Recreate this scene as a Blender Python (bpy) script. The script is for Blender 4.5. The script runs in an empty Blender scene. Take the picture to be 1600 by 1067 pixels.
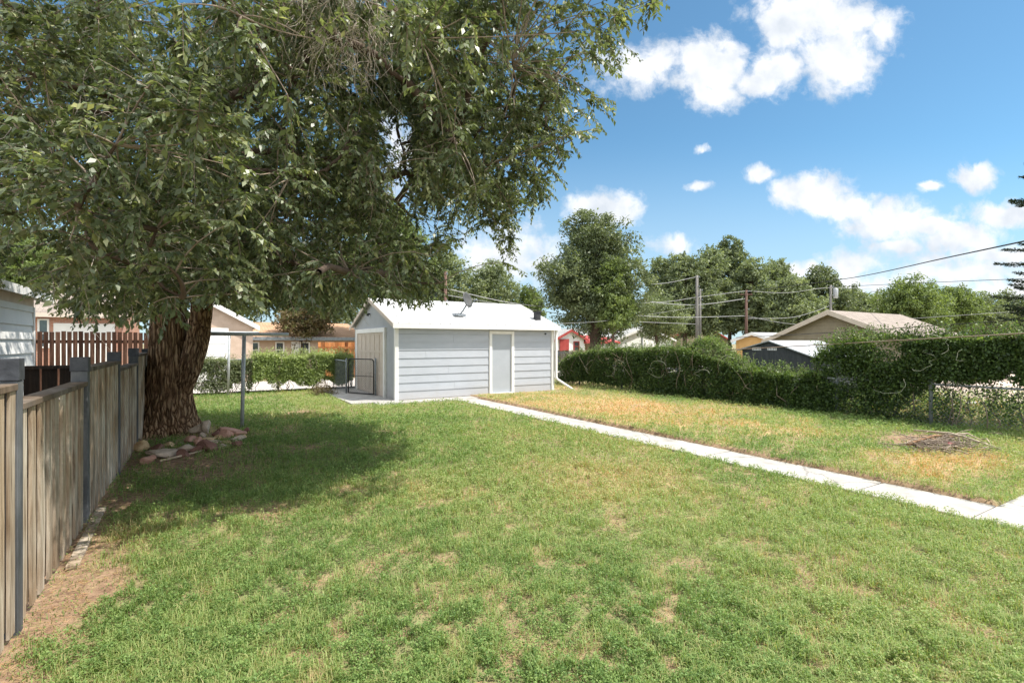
import bpy, bmesh, math, random
import numpy as np
from mathutils import Vector, Matrix, noise

# ------------------------------------------------------------------ camera, world, sun, exposure
SC = bpy.context.scene
YAW = math.radians(31.2)
CS, SN = math.cos(YAW), math.sin(YAW)
H = 1.7; F = 793.0; HY = 535.0
cam_d = bpy.data.cameras.new('camera'); cam = bpy.data.objects.new('camera', cam_d)
SC.collection.objects.link(cam); SC.camera = cam
cam_d.sensor_width = 36; cam_d.lens = F*36/1600; cam_d.clip_start = 0.05; cam_d.clip_end = 2000
cam_d.shift_y = 1.0/1600
cam.location = (0, 0, H); cam.rotation_euler = (math.radians(90), 0, -YAW)

SUN_EL = math.radians(60); SUN_AZ = math.radians(130)          # azimuth clockwise from +Y
SV = Vector((math.sin(SUN_AZ)*math.cos(SUN_EL), math.cos(SUN_AZ)*math.cos(SUN_EL), math.sin(SUN_EL)))
sun_d = bpy.data.lights.new('sun', 'SUN'); sun = bpy.data.objects.new('sun', sun_d)
SC.collection.objects.link(sun); sun_d.energy = 4.1; sun_d.angle = math.radians(0.53); sun_d.color = (1.0, 0.95, 0.87)
sun.rotation_euler = SV.to_track_quat('Z', 'Y').to_euler()

SC.view_settings.view_transform = 'Standard'; SC.view_settings.look = 'None'
SC.view_settings.exposure = 0.82; SC.view_settings.gamma = 1
SC.cycles.max_bounces = 8; SC.cycles.diffuse_bounces = 3; SC.cycles.transparent_max_bounces = 8
SC.cycles.transmission_bounces = 3; SC.cycles.glossy_bounces = 2

W = bpy.data.worlds.new('World'); SC.world = W; W.use_nodes = True
wn, wl = W.node_tree.nodes, W.node_tree.links
wn.clear()
def wnode(t, **k):
    n = wn.new(t)
    for a, b in k.items(): setattr(n, a, b)
    return n
def wmath(op, a, b=None, c=None, clamp=False):
    n = wnode('ShaderNodeMath', operation=op); n.use_clamp = clamp
    for i, v in enumerate((a, b, c)):
        if v is None: continue
        if isinstance(v, (int, float)): n.inputs[i].default_value = v
        else: wl.new(v, n.inputs[i])
    return n.outputs[0]
sky = wnode('ShaderNodeTexSky', sky_type='NISHITA'); sky.sun_disc = False
sky.sun_elevation = SUN_EL; sky.sun_rotation = SUN_AZ; sky.altitude = 1500; sky.air_density = 1.0; sky.dust_density = 0.6; sky.ozone_density = 1.5
tc = wnode('ShaderNodeTexCoord')
def wdot(vec):
    n = wnode('ShaderNodeVectorMath', operation='DOT_PRODUCT'); wl.new(tc.outputs['Generated'], n.inputs[0]); n.inputs[1].default_value = vec
    return n.outputs['Value']
fwd = wmath('MAXIMUM', wdot((SN, CS, 0)), 0.05)
uu = wmath('DIVIDE', wdot((CS, -SN, 0)), fwd); vv = wmath('DIVIDE', wdot((0, 0, 1)), fwd)
comb = wnode('ShaderNodeCombineXYZ'); wl.new(uu, comb.inputs[0]); wl.new(vv, comb.inputs[1])
nd = wnode('ShaderNodeTexNoise'); nd.inputs['Scale'].default_value = 9; nd.inputs['Detail'].default_value = 6; nd.inputs['Roughness'].default_value = 0.6
wl.new(comb.outputs[0], nd.inputs['Vector'])
dsub = wnode('ShaderNodeVectorMath', operation='SUBTRACT'); wl.new(nd.outputs['Color'], dsub.inputs[0]); dsub.inputs[1].default_value = (.5, .5, .5)
dscl = wnode('ShaderNodeVectorMath', operation='SCALE'); wl.new(dsub.outputs[0], dscl.inputs[0]); dscl.inputs['Scale'].default_value = 0.06
dadd = wnode('ShaderNodeVectorMath', operation='ADD'); wl.new(comb.outputs[0], dadd.inputs[0]); wl.new(dscl.outputs[0], dadd.inputs[1])
CLOUDS = [(1265, 25, 105, 60, 1), (1310, 95, 75, 62, 1), (1215, 105, 60, 42, .8), (1375, 45, 40, 45, .7), (1110, 105, 72, 58, 1), (1120, 150, 50, 32, .9), (1000, 105, 90, 46, .7),
          (1275, 303, 72, 33, 1), (1390, 343, 85, 36, 1), (1330, 320, 60, 30, .9), (1500, 372, 95, 32, .85), (1570, 335, 85, 26, .75),
          (1180, 128, 50, 28, .85), (1225, 60, 40, 40, .8), (1340, 30, 60, 34, .9), (1455, 355, 60, 22, .85), (1440, 400, 90, 20, .6), (1560, 395, 90, 24, .75), (1350, 440, 160, 22, .6), (1188, 272, 30, 15, .9), (1095, 291, 24, 12, .9), (1524, 280, 42, 25, .95), (1455, 291, 18, 13, .7),
          (940, 324, 62, 34, 1), (1050, 386, 40, 18, .7), (1405, 386, 60, 16, .75), (1325, 412, 48, 26, .9), (1250, 425, 80, 18, .7),
          (1500, 425, 170, 30, .7), (1100, 237, 18, 6, .5), (790, 400, 110, 60, .7), (620, 230, 60, 90, .5), (1240, 310, 28, 20, .8), (1600, 450, 150, 30, .7)]
acc = None
for (cx, cy, rx, ry, k) in CLOUDS:
    s = wnode('ShaderNodeVectorMath', operation='SUBTRACT'); wl.new(dadd.outputs[0], s.inputs[0]); s.inputs[1].default_value = ((cx-800)/F, (HY-cy)/F, 0)
    m = wnode('ShaderNodeVectorMath', operation='MULTIPLY'); wl.new(s.outputs[0], m.inputs[0]); m.inputs[1].default_value = (F/rx/1.15, F/ry/1.15, 0)
    l = wnode('ShaderNodeVectorMath', operation='LENGTH'); wl.new(m.outputs[0], l.inputs[0])
    v = wmath('MULTIPLY_ADD', l.outputs['Value'], -k, k)
    acc = v if acc is None else wmath('MAXIMUM', acc, v)
nf = wnode('ShaderNodeTexNoise'); nf.inputs['Scale'].default_value = 22; nf.inputs['Detail'].default_value = 8; nf.inputs['Roughness'].default_value = 0.62
wl.new(dadd.outputs[0], nf.inputs['Vector'])
fb = wmath('MULTIPLY_ADD', nf.outputs['Fac'], 1.3, -0.65)
cm = wmath('ADD', acc, fb)
mr = wnode('ShaderNodeMapRange', interpolation_type='SMOOTHSTEP'); wl.new(cm, mr.inputs[0]); mr.inputs[1].default_value = 0.0; mr.inputs[2].default_value = 0.6
ok = wmath('GREATER_THAN', wdot((SN, CS, 0)), 0.06)
nb = wnode('ShaderNodeTexNoise'); nb.inputs['Scale'].default_value = 2.6; nb.inputs['Detail'].default_value = 7; nb.inputs['Roughness'].default_value = 0.6; wl.new(tc.outputs['Generated'], nb.inputs['Vector'])
mb = wnode('ShaderNodeMapRange', interpolation_type='SMOOTHSTEP'); wl.new(nb.outputs['Fac'], mb.inputs[0]); mb.inputs[1].default_value = 0.40; mb.inputs[2].default_value = 0.52
away = wmath('MAXIMUM', wmath('MULTIPLY_ADD', vv, 3.0, -2.6, True), wmath('MULTIPLY_ADD', wdot((SN, CS, 0)), -5.0, 1.0, True))  # unseen cloud cover added overhead and behind the camera as fill light
mask = wmath('MAXIMUM', wmath('MULTIPLY', mr.outputs[0], ok), wmath('MULTIPLY', mb.outputs[0], away))
ns = wnode('ShaderNodeTexNoise'); ns.inputs['Scale'].default_value = 14; ns.inputs['Detail'].default_value = 5
wl.new(comb.outputs[0], ns.inputs['Vector'])
csh = wnode('ShaderNodeMix', data_type='RGBA'); wl.new(wmath('MULTIPLY_ADD', ns.outputs['Fac'], 3.0, -0.95, True), csh.inputs[0])
csh.inputs[6].default_value = (4.2, 4.55, 5.0, 1); csh.inputs[7].default_value = (6.3, 6.35, 6.5, 1)
# haze towards the horizon
hz = wnode('ShaderNodeMapRange', interpolation_type='SMOOTHSTEP'); wl.new(vv, hz.inputs[0]); hz.inputs[1].default_value = 0.42; hz.inputs[2].default_value = 0.0
hz.inputs[3].default_value = 0.0; hz.inputs[4].default_value = 0.75
hmix = wnode('ShaderNodeMix', data_type='RGBA'); wl.new(hz.outputs[0], hmix.inputs[0])
tint = wnode('ShaderNodeMix', data_type='RGBA', blend_type='MULTIPLY'); tint.inputs[0].default_value = 1; wl.new(sky.outputs[0], tint.inputs[6]); tint.inputs[7].default_value = (.72, 1.01, .99, 1)
wl.new(tint.outputs[2], hmix.inputs[6]); hmix.inputs[7].default_value = (3.3, 4.1, 4.9, 1)
bri = wnode('ShaderNodeVectorMath', operation='SCALE'); wl.new(csh.outputs[2], bri.inputs[0]); wl.new(wmath('MULTIPLY_ADD', away, 0.9, 1.0), bri.inputs['Scale'])   # the added out-of-view clouds are brightened to lift the ambient fill
cmix = wnode('ShaderNodeMix', data_type='RGBA'); wl.new(mask, cmix.inputs[0]); wl.new(hmix.outputs[2], cmix.inputs[6]); wl.new(bri.outputs[0], cmix.inputs[7])
bg = wnode('ShaderNodeBackground'); wl.new(cmix.outputs[2], bg.inputs[0]); bg.inputs[1].default_value = 0.105
wo = wnode('ShaderNodeOutputWorld'); wl.new(bg.outputs[0], wo.inputs[0])

# ------------------------------------------------------------------ helpers
random.seed(5); RNG = np.random.default_rng(11)
COL = SC.collection
def wx(X, Y): return (CS*X + SN*Y, -SN*X + CS*Y)                   # metres right / ahead of the viewpoint -> world
def G(px, py):                                                      # ground point
    Y = H*F/(py-HY); return wx((px-800)*Y/F, Y)
def P(px, py, Y):
    a = wx((px-800)*Y/F, Y); return Vector((a[0], a[1], H+(HY-py)*Y/F))
def on_x(px, x0): r = (px-800)/F; return (CS*x0-r*SN*x0)/(SN+r*CS)
def on_y(px, y0): r = (px-800)/F; return (SN*y0+r*CS*y0)/(CS-r*SN)
def dep(x, y): return SN*x+CS*y
def zat(py, x, y): return H+(HY-py)*dep(x, y)/F
def proj(p):
    p = np.asarray(p); X = CS*p[..., 0]-SN*p[..., 1]; Y = SN*p[..., 0]+CS*p[..., 1]
    Ys = np.maximum(Y, .05)
    return 800+F*X/Ys, HY-F*(p[..., 2]-H)/Ys, Y

def link(o, parent=None):
    COL.objects.link(o)
    if parent is not None: o.parent = parent
    return o
def tag(o, label, cat, group=None, kind=None):
    if label: o['label'] = label
    if cat: o['category'] = cat
    if group: o['group'] = group
    if kind: o['kind'] = kind
    return o
def empty(name, loc, label, cat, group=None, rz=0):
    o = bpy.data.objects.new(name, None); o.location = loc; o.rotation_euler = (0, 0, rz); o.empty_display_size = .2
    link(o); return tag(o, label, cat, group)
def np_mesh(name, verts, faces_flat, sizes, mat, parent=None, tintv=None, smooth=False, loc=None):
    me = bpy.data.meshes.new(name); V = np.asarray(verts, dtype=np.float32).reshape(-1, 3)
    if parent is not None and loc is None: V = V-np.array(parent.location, dtype=np.float32)
    if loc is not None: V = V-np.array(loc, dtype=np.float32)
    me.vertices.add(len(V)); me.vertices.foreach_set('co', V.ravel())
    ff = np.asarray(faces_flat, dtype=np.int32).ravel(); me.loops.add(len(ff)); me.loops.foreach_set('vertex_index', ff)
    sizes = np.asarray(sizes, dtype=np.int32); st = np.concatenate(([0], np.cumsum(sizes)[:-1])).astype(np.int32)
    me.polygons.add(len(sizes)); me.polygons.foreach_set('loop_start', st)
    if smooth: me.polygons.foreach_set('use_smooth', np.ones(len(sizes), dtype=bool))
    me.update(calc_edges=True)
    if tintv is not None:
        a = me.attributes.new('tint', 'FLOAT', 'POINT'); a.data.foreach_set('value', np.asarray(tintv, dtype=np.float32))
    if mat is not None: me.materials.append(mat)
    o = bpy.data.objects.new(name, me)
    if loc is not None: o.location = loc
    return link(o, parent)

class MB:
    def __init__(s): s.v = []; s.f = []
    def add(s, vs, fs):
        b = len(s.v); s.v += [tuple(v) for v in vs]; s.f += [tuple(i+b for i in f) for f in fs]; return s
    def box(s, x0, y0, z0, x1, y1, z1):
        return s.add([(x0,y0,z0),(x1,y0,z0),(x1,y1,z0),(x0,y1,z0),(x0,y0,z1),(x1,y0,z1),(x1,y1,z1),(x0,y1,z1)],
                     [(0,3,2,1),(4,5,6,7),(0,1,5,4),(1,2,6,5),(2,3,7,6),(3,0,4,7)])
    def prism(s, prof, a, b, axis='x'):                             # profile extruded along an axis, prof in the other two axes
        n = len(prof)
        def mk(t, p): return (t, p[0], p[1]) if axis == 'x' else ((p[0], t, p[1]) if axis == 'y' else (p[0], p[1], t))
        vs = [mk(a, p) for p in prof]+[mk(b, p) for p in prof]
        fs = [tuple(range(n)), tuple(range(2*n-1, n-1, -1))]+[(i, i+n, (i+1) % n+n, (i+1) % n) for i in range(n)]
        return s.add(vs, fs)
    def tube(s, pts, rs, n=8, caps=True):
        pts = [Vector(p) for p in pts]
        if not hasattr(rs, '__len__'): rs = [rs]*len(pts)
        ref = Vector((0, 0, 1)); b = len(s.v); rings = []
        for i, p in enumerate(pts):
            t = (pts[min(i+1, len(pts)-1)]-pts[max(i-1, 0)]).normalized()
            r = ref if abs(t.dot(ref)) < .95 else Vector((1, 0, 0))
            a = t.cross(r).normalized(); c = t.cross(a)
            for k in range(n):
                an = 2*math.pi*k/n; s.v.append(tuple(p+a*math.cos(an)*rs[i]+c*math.sin(an)*rs[i]))
        for i in range(len(pts)-1):
            for k in range(n):
                s.f.append((b+i*n+k, b+i*n+(k+1) % n, b+(i+1)*n+(k+1) % n, b+(i+1)*n+k))
        if caps:
            s.f.append(tuple(b+k for k in range(n-1, -1, -1))); s.f.append(tuple(b+(len(pts)-1)*n+k for k in range(n)))
        return s
    def build(s, name, mat, parent=None, smooth=False, bevel=0, loc=None):
        me = bpy.data.meshes.new(name)
        off = Vector(loc) if loc is not None else (Vector(parent.location) if parent is not None else Vector((0, 0, 0)))
        me.from_pydata([tuple(Vector(v)-off) for v in s.v], [], s.f)
        bm = bmesh.new(); bm.from_mesh(me); bmesh.ops.recalc_face_normals(bm, faces=bm.faces)
        if bevel: bmesh.ops.bevel(bm, geom=bm.edges[:], offset=bevel, segments=1, affect='EDGES')
        bm.to_mesh(me); bm.free()
        me.polygons.foreach_set('use_smooth', [smooth]*len(me.polygons)); me.update()
        me.materials.append(mat); o = bpy.data.objects.new(name, me)
        if loc is not None: o.location = loc
        return link(o, parent)

# --- materials
def mat_base(name):
    m = bpy.data.materials.new(name); m.use_nodes = True; nt = m.node_tree; nt.nodes.clear()
    out = nt.nodes.new('ShaderNodeOutputMaterial'); p = nt.nodes.new('ShaderNodeBsdfPrincipled'); nt.links.new(p.outputs[0], out.inputs[0])
    return m, nt, p, out
def N(nt, t, **k):
    n = nt.nodes.new(t)
    for a, b in k.items(): setattr(n, a, b)
    return n
def noise_mat(name, cols, scale=5, stretch=(1, 1, 1), rough=.8, bump=.3, bscale=None, detail=6, metallic=0, spec=.3, coord='Object', pos=None, bdist=.02):
    m, nt, p, out = mat_base(name)
    t = N(nt, 'ShaderNodeTexCoord'); mp = N(nt, 'ShaderNodeMapping'); mp.inputs['Scale'].default_value = stretch
    nt.links.new(t.outputs[coord], mp.inputs[0])
    n = N(nt, 'ShaderNodeTexNoise'); n.inputs['Scale'].default_value = scale; n.inputs['Detail'].default_value = detail; n.inputs['Roughness'].default_value = .62
    nt.links.new(mp.outputs[0], n.inputs['Vector'])
    r = N(nt, 'ShaderNodeValToRGB'); nt.links.new(n.outputs['Fac'], r.inputs[0])
    k = len(cols); els = r.color_ramp.elements
    while len(els) < k: els.new(.5)
    for i, c in enumerate(cols):
        els[i].position = (pos[i] if pos else .3+.4*i/max(k-1, 1)); els[i].color = (*c, 1)
    nt.links.new(r.outputs[0], p.inputs['Base Color'])
    p.inputs['Roughness'].default_value = rough; p.inputs['Metallic'].default_value = metallic; p.inputs['Specular IOR Level'].default_value = spec
    if bump:
        n2 = N(nt, 'ShaderNodeTexNoise'); n2.inputs['Scale'].default_value = bscale or scale*4; n2.inputs['Detail'].default_value = 5
        nt.links.new(mp.outputs[0], n2.inputs['Vector'])
        b = N(nt, 'ShaderNodeBump'); b.inputs['Strength'].default_value = bump; b.inputs['Distance'].default_value = bdist
        nt.links.new(n2.outputs['Fac'], b.inputs['Height']); nt.links.new(b.outputs[0], p.inputs['Normal'])
    return m
def leaf_mat(name, cols, trans=.35, rough=.45, spec=.45, tr_gain=1.5):
    m, nt, p, out = mat_base(name)
    a = N(nt, 'ShaderNodeAttribute', attribute_name='tint'); r = N(nt, 'ShaderNodeValToRGB'); els = r.color_ramp.elements
    while len(els) < len(cols): els.new(.5)
    for i, c in enumerate(cols): els[i].position = i/(len(cols)-1); els[i].color = (*c, 1)
    nt.links.new(a.outputs['Fac'], r.inputs[0]); nt.links.new(r.outputs[0], p.inputs['Base Color'])
    p.inputs['Roughness'].default_value = rough; p.inputs['Specular IOR Level'].default_value = spec
    tr = N(nt, 'ShaderNodeBsdfTranslucent'); mu = N(nt, 'ShaderNodeMix', data_type='RGBA', blend_type='MULTIPLY'); mu.inputs[0].default_value = 1
    nt.links.new(r.outputs[0], mu.inputs[6]); mu.inputs[7].default_value = (tr_gain*1.1, tr_gain*1.15, tr_gain*.6, 1); nt.links.new(mu.outputs[2], tr.inputs[0])
    mx = N(nt, 'ShaderNodeMixShader'); mx.inputs[0].default_value = trans
    nt.links.new(p.outputs[0], mx.inputs[1]); nt.links.new(tr.outputs[0], mx.inputs[2]); nt.links.new(mx.outputs[0], out.inputs[0])
    return m

M = {}
M['elm'] = leaf_mat('elm_leaf', [(.050, .070, .032), (.105, .135, .062), (.20, .235, .11), (.42, .42, .22)], .30, .45, .7)
M['vine'] = leaf_mat('vine_leaf', [(.022, .042, .012), (.055, .095, .024), (.13, .20, .048), (.26, .33, .09)], .30, .5, .4)
M['hedge'] = leaf_mat('hedge_leaf', [(.08, .12, .04), (.17, .23, .075), (.30, .37, .14), (.42, .46, .23)], .35, .5, .4)
M['ft_dark'] = leaf_mat('dark_tree_leaf', [(.06, .08, .038), (.13, .16, .075), (.25, .28, .14)], .28, .5, .4)
M['ft_mid'] = leaf_mat('mid_tree_leaf', [(.10, .125, .065), (.19, .225, .115), (.31, .345, .19)], .28, .55, .3)
M['ft_lime'] = leaf_mat('light_tree_leaf', [(.085, .12, .045), (.155, .20, .068), (.25, .30, .11)], .35, .55, .3)
M['ft_brown'] = leaf_mat('brown_tree_leaf', [(.10, .07, .04), (.16, .12, .06), (.14, .17, .06)], .25, .55, .3)
M['spruce'] = leaf_mat('spruce_needle', [(.015, .03, .015), (.04, .06, .03), (.07, .09, .045)], .05, .7, .2)
M['grass'] = leaf_mat('grass_blade', [(.090, .160, .048), (.155, .245, .072), (.235, .325, .10), (.325, .36, .14), (.46, .35, .18), (.54, .31, .16)], .34, .55, .25, 1.3)
def bark_mat():
    m, nt, p, out = mat_base('bark'); L = nt.links.new; t = N(nt, 'ShaderNodeTexCoord'); nz = N(nt, 'ShaderNodeTexNoise'); nz.inputs['Scale'].default_value = 3.5; nz.inputs['Detail'].default_value = 3; L(t.outputs['Object'], nz.inputs['Vector'])
    ad = N(nt, 'ShaderNodeVectorMath', operation='MULTIPLY_ADD'); L(nz.outputs['Color'], ad.inputs[0]); ad.inputs[1].default_value = (.10, .10, .5); L(t.outputs['Object'], ad.inputs[2])
    mp = N(nt, 'ShaderNodeMapping'); mp.inputs['Scale'].default_value = (1, 1, .10); L(ad.outputs[0], mp.inputs[0])
    v = N(nt, 'ShaderNodeTexVoronoi', feature='DISTANCE_TO_EDGE'); v.inputs['Scale'].default_value = 17; L(mp.outputs[0], v.inputs['Vector'])
    n = N(nt, 'ShaderNodeTexNoise'); n.inputs['Scale'].default_value = 30; n.inputs['Detail'].default_value = 7; n.inputs['Roughness'].default_value = .7; L(mp.outputs[0], n.inputs['Vector'])
    a = N(nt, 'ShaderNodeMath', operation='MULTIPLY_ADD'); L(v.outputs['Distance'], a.inputs[0]); a.inputs[1].default_value = 2.4; b = N(nt, 'ShaderNodeMath', operation='MULTIPLY_ADD'); L(n.outputs['Fac'], b.inputs[0]); b.inputs[1].default_value = .7; b.inputs[2].default_value = -.25; L(b.outputs[0], a.inputs[2])
    r = N(nt, 'ShaderNodeValToRGB'); e = r.color_ramp.elements; e.new(.35); e[0].position = .05; e[1].position = .35; e[2].position = .8; e[0].color = (.05, .025, .013, 1); e[1].color = (.21, .125, .07, 1); e[2].color = (.46, .31, .19, 1); L(a.outputs[0], r.inputs[0]); L(r.outputs[0], p.inputs['Base Color'])
    p.inputs['Roughness'].default_value = .9; p.inputs['Specular IOR Level'].default_value = .15; bp = N(nt, 'ShaderNodeBump'); bp.inputs['Strength'].default_value = 1; bp.inputs['Distance'].default_value = .05; L(a.outputs[0], bp.inputs['Height']); L(bp.outputs[0], p.inputs['Normal']); return m
M['bark'] = bark_mat()
M['bark2'] = noise_mat('far_bark', [(.06, .04, .028), (.14, .10, .075)], 4, (1, 1, .2), .9, .5)
M['twig'] = noise_mat('twig', [(.16, .12, .09), (.32, .26, .20)], 12, rough=.8, bump=0)
M['deadtwig'] = noise_mat('dead_twig', [(.34, .29, .235), (.56, .49, .42)], 12, rough=.8, bump=0)
M['vinestem'] = noise_mat('vine_stem', [(.30, .33, .22), (.55, .55, .42)], 12, rough=.8, bump=0)

# --- vectorised tubes and leaves
def tubes(Pts, R, n=3):
    Pts = np.asarray(Pts, dtype=np.float32); R = np.asarray(R, dtype=np.float32); K, S, _ = Pts.shape
    T = np.zeros_like(Pts); T[:, 1:-1] = Pts[:, 2:]-Pts[:, :-2]; T[:, 0] = Pts[:, 1]-Pts[:, 0]; T[:, -1] = Pts[:, -1]-Pts[:, -2]
    T /= np.linalg.norm(T, axis=2, keepdims=True)+1e-9
    ref = np.array([.31, .17, .93], dtype=np.float32); A = np.cross(T, ref); A /= np.linalg.norm(A, axis=2, keepdims=True)+1e-9; B = np.cross(T, A)
    an = np.arange(n)*2*np.pi/n
    V = Pts[:, :, None, :]+(A[:, :, None, :]*np.cos(an)[None, None, :, None]+B[:, :, None, :]*np.sin(an)[None, None, :, None])*R[:, :, None, None]
    idx = np.arange(K*S*n).reshape(K, S, n); nx = np.roll(idx, -1, axis=2)
    Fq = np.stack([idx[:, :-1], nx[:, :-1], nx[:, 1:], idx[:, 1:]], axis=-1).reshape(-1, 4)
    return V.reshape(-1, 3), Fq
def unit(v): return v/(np.linalg.norm(v, axis=-1, keepdims=True)+1e-9)
def leaves(C, D, Nn, L, Wd, fold=.12):
    D = unit(D); S = unit(np.cross(D, Nn)); U = np.cross(S, D); L = np.asarray(L)[:, None]; Wd = np.asarray(Wd)[:, None]
    V = np.stack([C, C+D*L*.45+S*Wd*.5+U*Wd*fold, C+D*L-U*L*fold, C+D*L*.45-S*Wd*.5+U*Wd*fold], axis=1)
    return V.reshape(-1, 3), np.arange(len(C)*4).reshape(-1, 4)
def leaf_obj(name, V, tintv, mat, parent=None):
    n = len(V)//4
    return np_mesh(name, V, np.arange(n*4), np.full(n, 4), mat, parent, np.repeat(tintv, 4))
def bez(A, B, C, S):
    t = np.linspace(0, 1, S)[None, :, None]
    return A[:, None]*(1-t)**2+B[:, None]*2*t*(1-t)+C[:, None]*t**2
def rnd(n, s=1): return RNG.normal(0, s, (n, 3))
# value noise
_tab = RNG.random((256, 256))
def vn(x, y):
    xi = np.floor(x).astype(int); yi = np.floor(y).astype(int); fx = x-xi; fy = y-yi; fx = fx*fx*(3-2*fx); fy = fy*fy*(3-2*fy)
    g = lambda a, b: _tab[a & 255, b & 255]
    return (g(xi, yi)*(1-fx)+g(xi+1, yi)*fx)*(1-fy)+(g(xi, yi+1)*(1-fx)+g(xi+1, yi+1)*fx)*fy
def fbm(x, y, o=4):
    s = 0; a = .5
    for i in range(o): s = s+a*vn(x*2**i+17*i, y*2**i+31*i); a *= .5
    return s/(1-.5**o)
def in_poly(px, py, poly):
    c = np.zeros(px.shape, bool); n = len(poly)
    for i in range(n):
        x1, y1 = poly[i]; x2, y2 = poly[(i+1) % n]
        if y1 == y2: continue
        k = ((y1 > py) != (y2 > py)) & (px < (x2-x1)*(py-y1)/(y2-y1)+x1); c ^= k
    return c

# ------------------------------------------------------------------ ground, lawn, path
FX = -1.0                                   # the plank fence line
SX0, SX1, SY0, SY1 = 4.65, 10.22, 14.13, 18.75   # the shed
def sstep(a, b, x): t = np.clip((x-a)/(b-a), 0, 1); return t*t*(3-2*t)
def dry_bare(x, y):
    """how dry (straw) and how bare (soil) the yard is at a point"""
    n1 = fbm(x*.55+3, y*.55+8); n2 = fbm(x*1.9+40, y*1.9+11); n3 = fbm(x*5+4, y*5+9, 3)
    n4 = fbm(x*9+31, y*9+77, 2); bare = np.maximum(np.maximum(sstep(.62, .78, n2)*.7, sstep(.62, .70, n3)*.6), sstep(.70, .78, n4)*.9*(n1 > .42))
    edge = x-FX
    bare = np.maximum(bare, (1-sstep(.10, .62, edge+(n2-.5)*1.1+(n3-.5)*.5))*(y < 12)*1.0)
    def blob(cx, cy, rx, ry): return np.clip(1.35-np.sqrt(((x-cx)/rx)**2+((y-cy)/ry)**2)-(n2-.5)*1.6, 0, 1)
    bare = np.maximum(bare, blob(-.2, 8.5, .9, 1.6)); bare = np.maximum(bare, blob(.2, 10.4, 1.2, .7)); bare = np.maximum(bare, blob(1.9, 13.2, .55, .3)*1.0)
    bare = np.maximum(bare, blob(1.4, 8.6, .5, .35)*.9)
    bare = np.maximum(bare, blob(1.5, 17.5, .8, .12)); bare = np.maximum(bare, blob(3.7, 3.6, .3, .3)*.6)
    bare = np.maximum(bare, blob(10.1, 3.8, 1.0, .5)*1.0)
    dry = sstep(.52, .78, n1)*.55+sstep(.55, .8, n3)*.25
    right = (x > 6.9)*1.0
    dry = np.maximum(dry, right*sstep(.30, .62, fbm(x*.8+7, y*.6+3))*sstep(0, 1.2, 12.6-x)*.7*(0.35+.65*(y > 7)))
    dry = np.maximum(dry, np.clip(blob(8.7, 9.2, 1.9, 4.2)*1.3, 0, 1)*right); dry = np.maximum(dry, blob(9.2, 5.2, .8, .5)*right); dry = np.maximum(dry, blob(8.3, 2.9, 1.3, .8)*right)
    dry = np.maximum(dry, blob(6.0, 7.0, 1.1, 3)*.45); dry = np.maximum(dry, blob(4.6, 4.8, 1.4, 1.2)*.45)
    dry = np.where((x < 3.2) & (y > 12.5), dry*.35, dry); bare = np.where((x < 3.2) & (y > 13.8) & (y < 17), bare*.2, bare)
    return np.clip(dry, 0, 1), np.clip(bare, 0, 1)
def hgt(x, y):
    h = (fbm(x*.9, y*.9)-.5)*.07+(fbm(x*4, y*4, 3)-.5)*.03
    return h

def ground_mat(name):
    m, nt, p, out = mat_base(name)
    L = nt.links.new
    t = N(nt, 'ShaderNodeTexCoord')
    a = N(nt, 'ShaderNodeAttribute', attribute_name='dry'); b = N(nt, 'ShaderNodeAttribute', attribute_name='bare')
    n = N(nt, 'ShaderNodeTexNoise'); n.inputs['Scale'].default_value = 14; n.inputs['Detail'].default_value = 8; n.inputs['Roughness'].default_value = .7; L(t.outputs['Object'], n.inputs['Vector'])
    def ramp(c1, c2):
        r = N(nt, 'ShaderNodeValToRGB'); r.color_ramp.elements[0].position = .35; r.color_ramp.elements[1].position = .65
        r.color_ramp.elements[0].color = (*c1, 1); r.color_ramp.elements[1].color = (*c2, 1); L(n.outputs['Fac'], r.inputs[0]); return r.outputs[0]
    g = ramp((.15, .15, .07), (.28, .27, .13)); d = ramp((.36, .24, .12), (.56, .40, .22)); s = ramp((.17, .105, .07), (.38, .26, .17))
    m1 = N(nt, 'ShaderNodeMix', data_type='RGBA'); L(a.outputs['Fac'], m1.inputs[0]); L(g, m1.inputs[6]); L(d, m1.inputs[7])
    m2 = N(nt, 'ShaderNodeMix', data_type='RGBA'); L(b.outputs['Fac'], m2.inputs[0]); L(m1.outputs[2], m2.inputs[6]); L(s, m2.inputs[7])
    L(m2.outputs[2], p.inputs['Base Color']); p.inputs['Roughness'].default_value = .95; p.inputs['Specular IOR Level'].default_value = .1
    bp = N(nt, 'ShaderNodeBump'); bp.inputs['Strength'].default_value = .8; bp.inputs['Distance'].default_value = .03; L(n.outputs['Fac'], bp.inputs['Height']); L(bp.outputs[0], p.inputs['Normal'])
    return m
M['lawn'] = ground_mat('lawn_soil')
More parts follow.
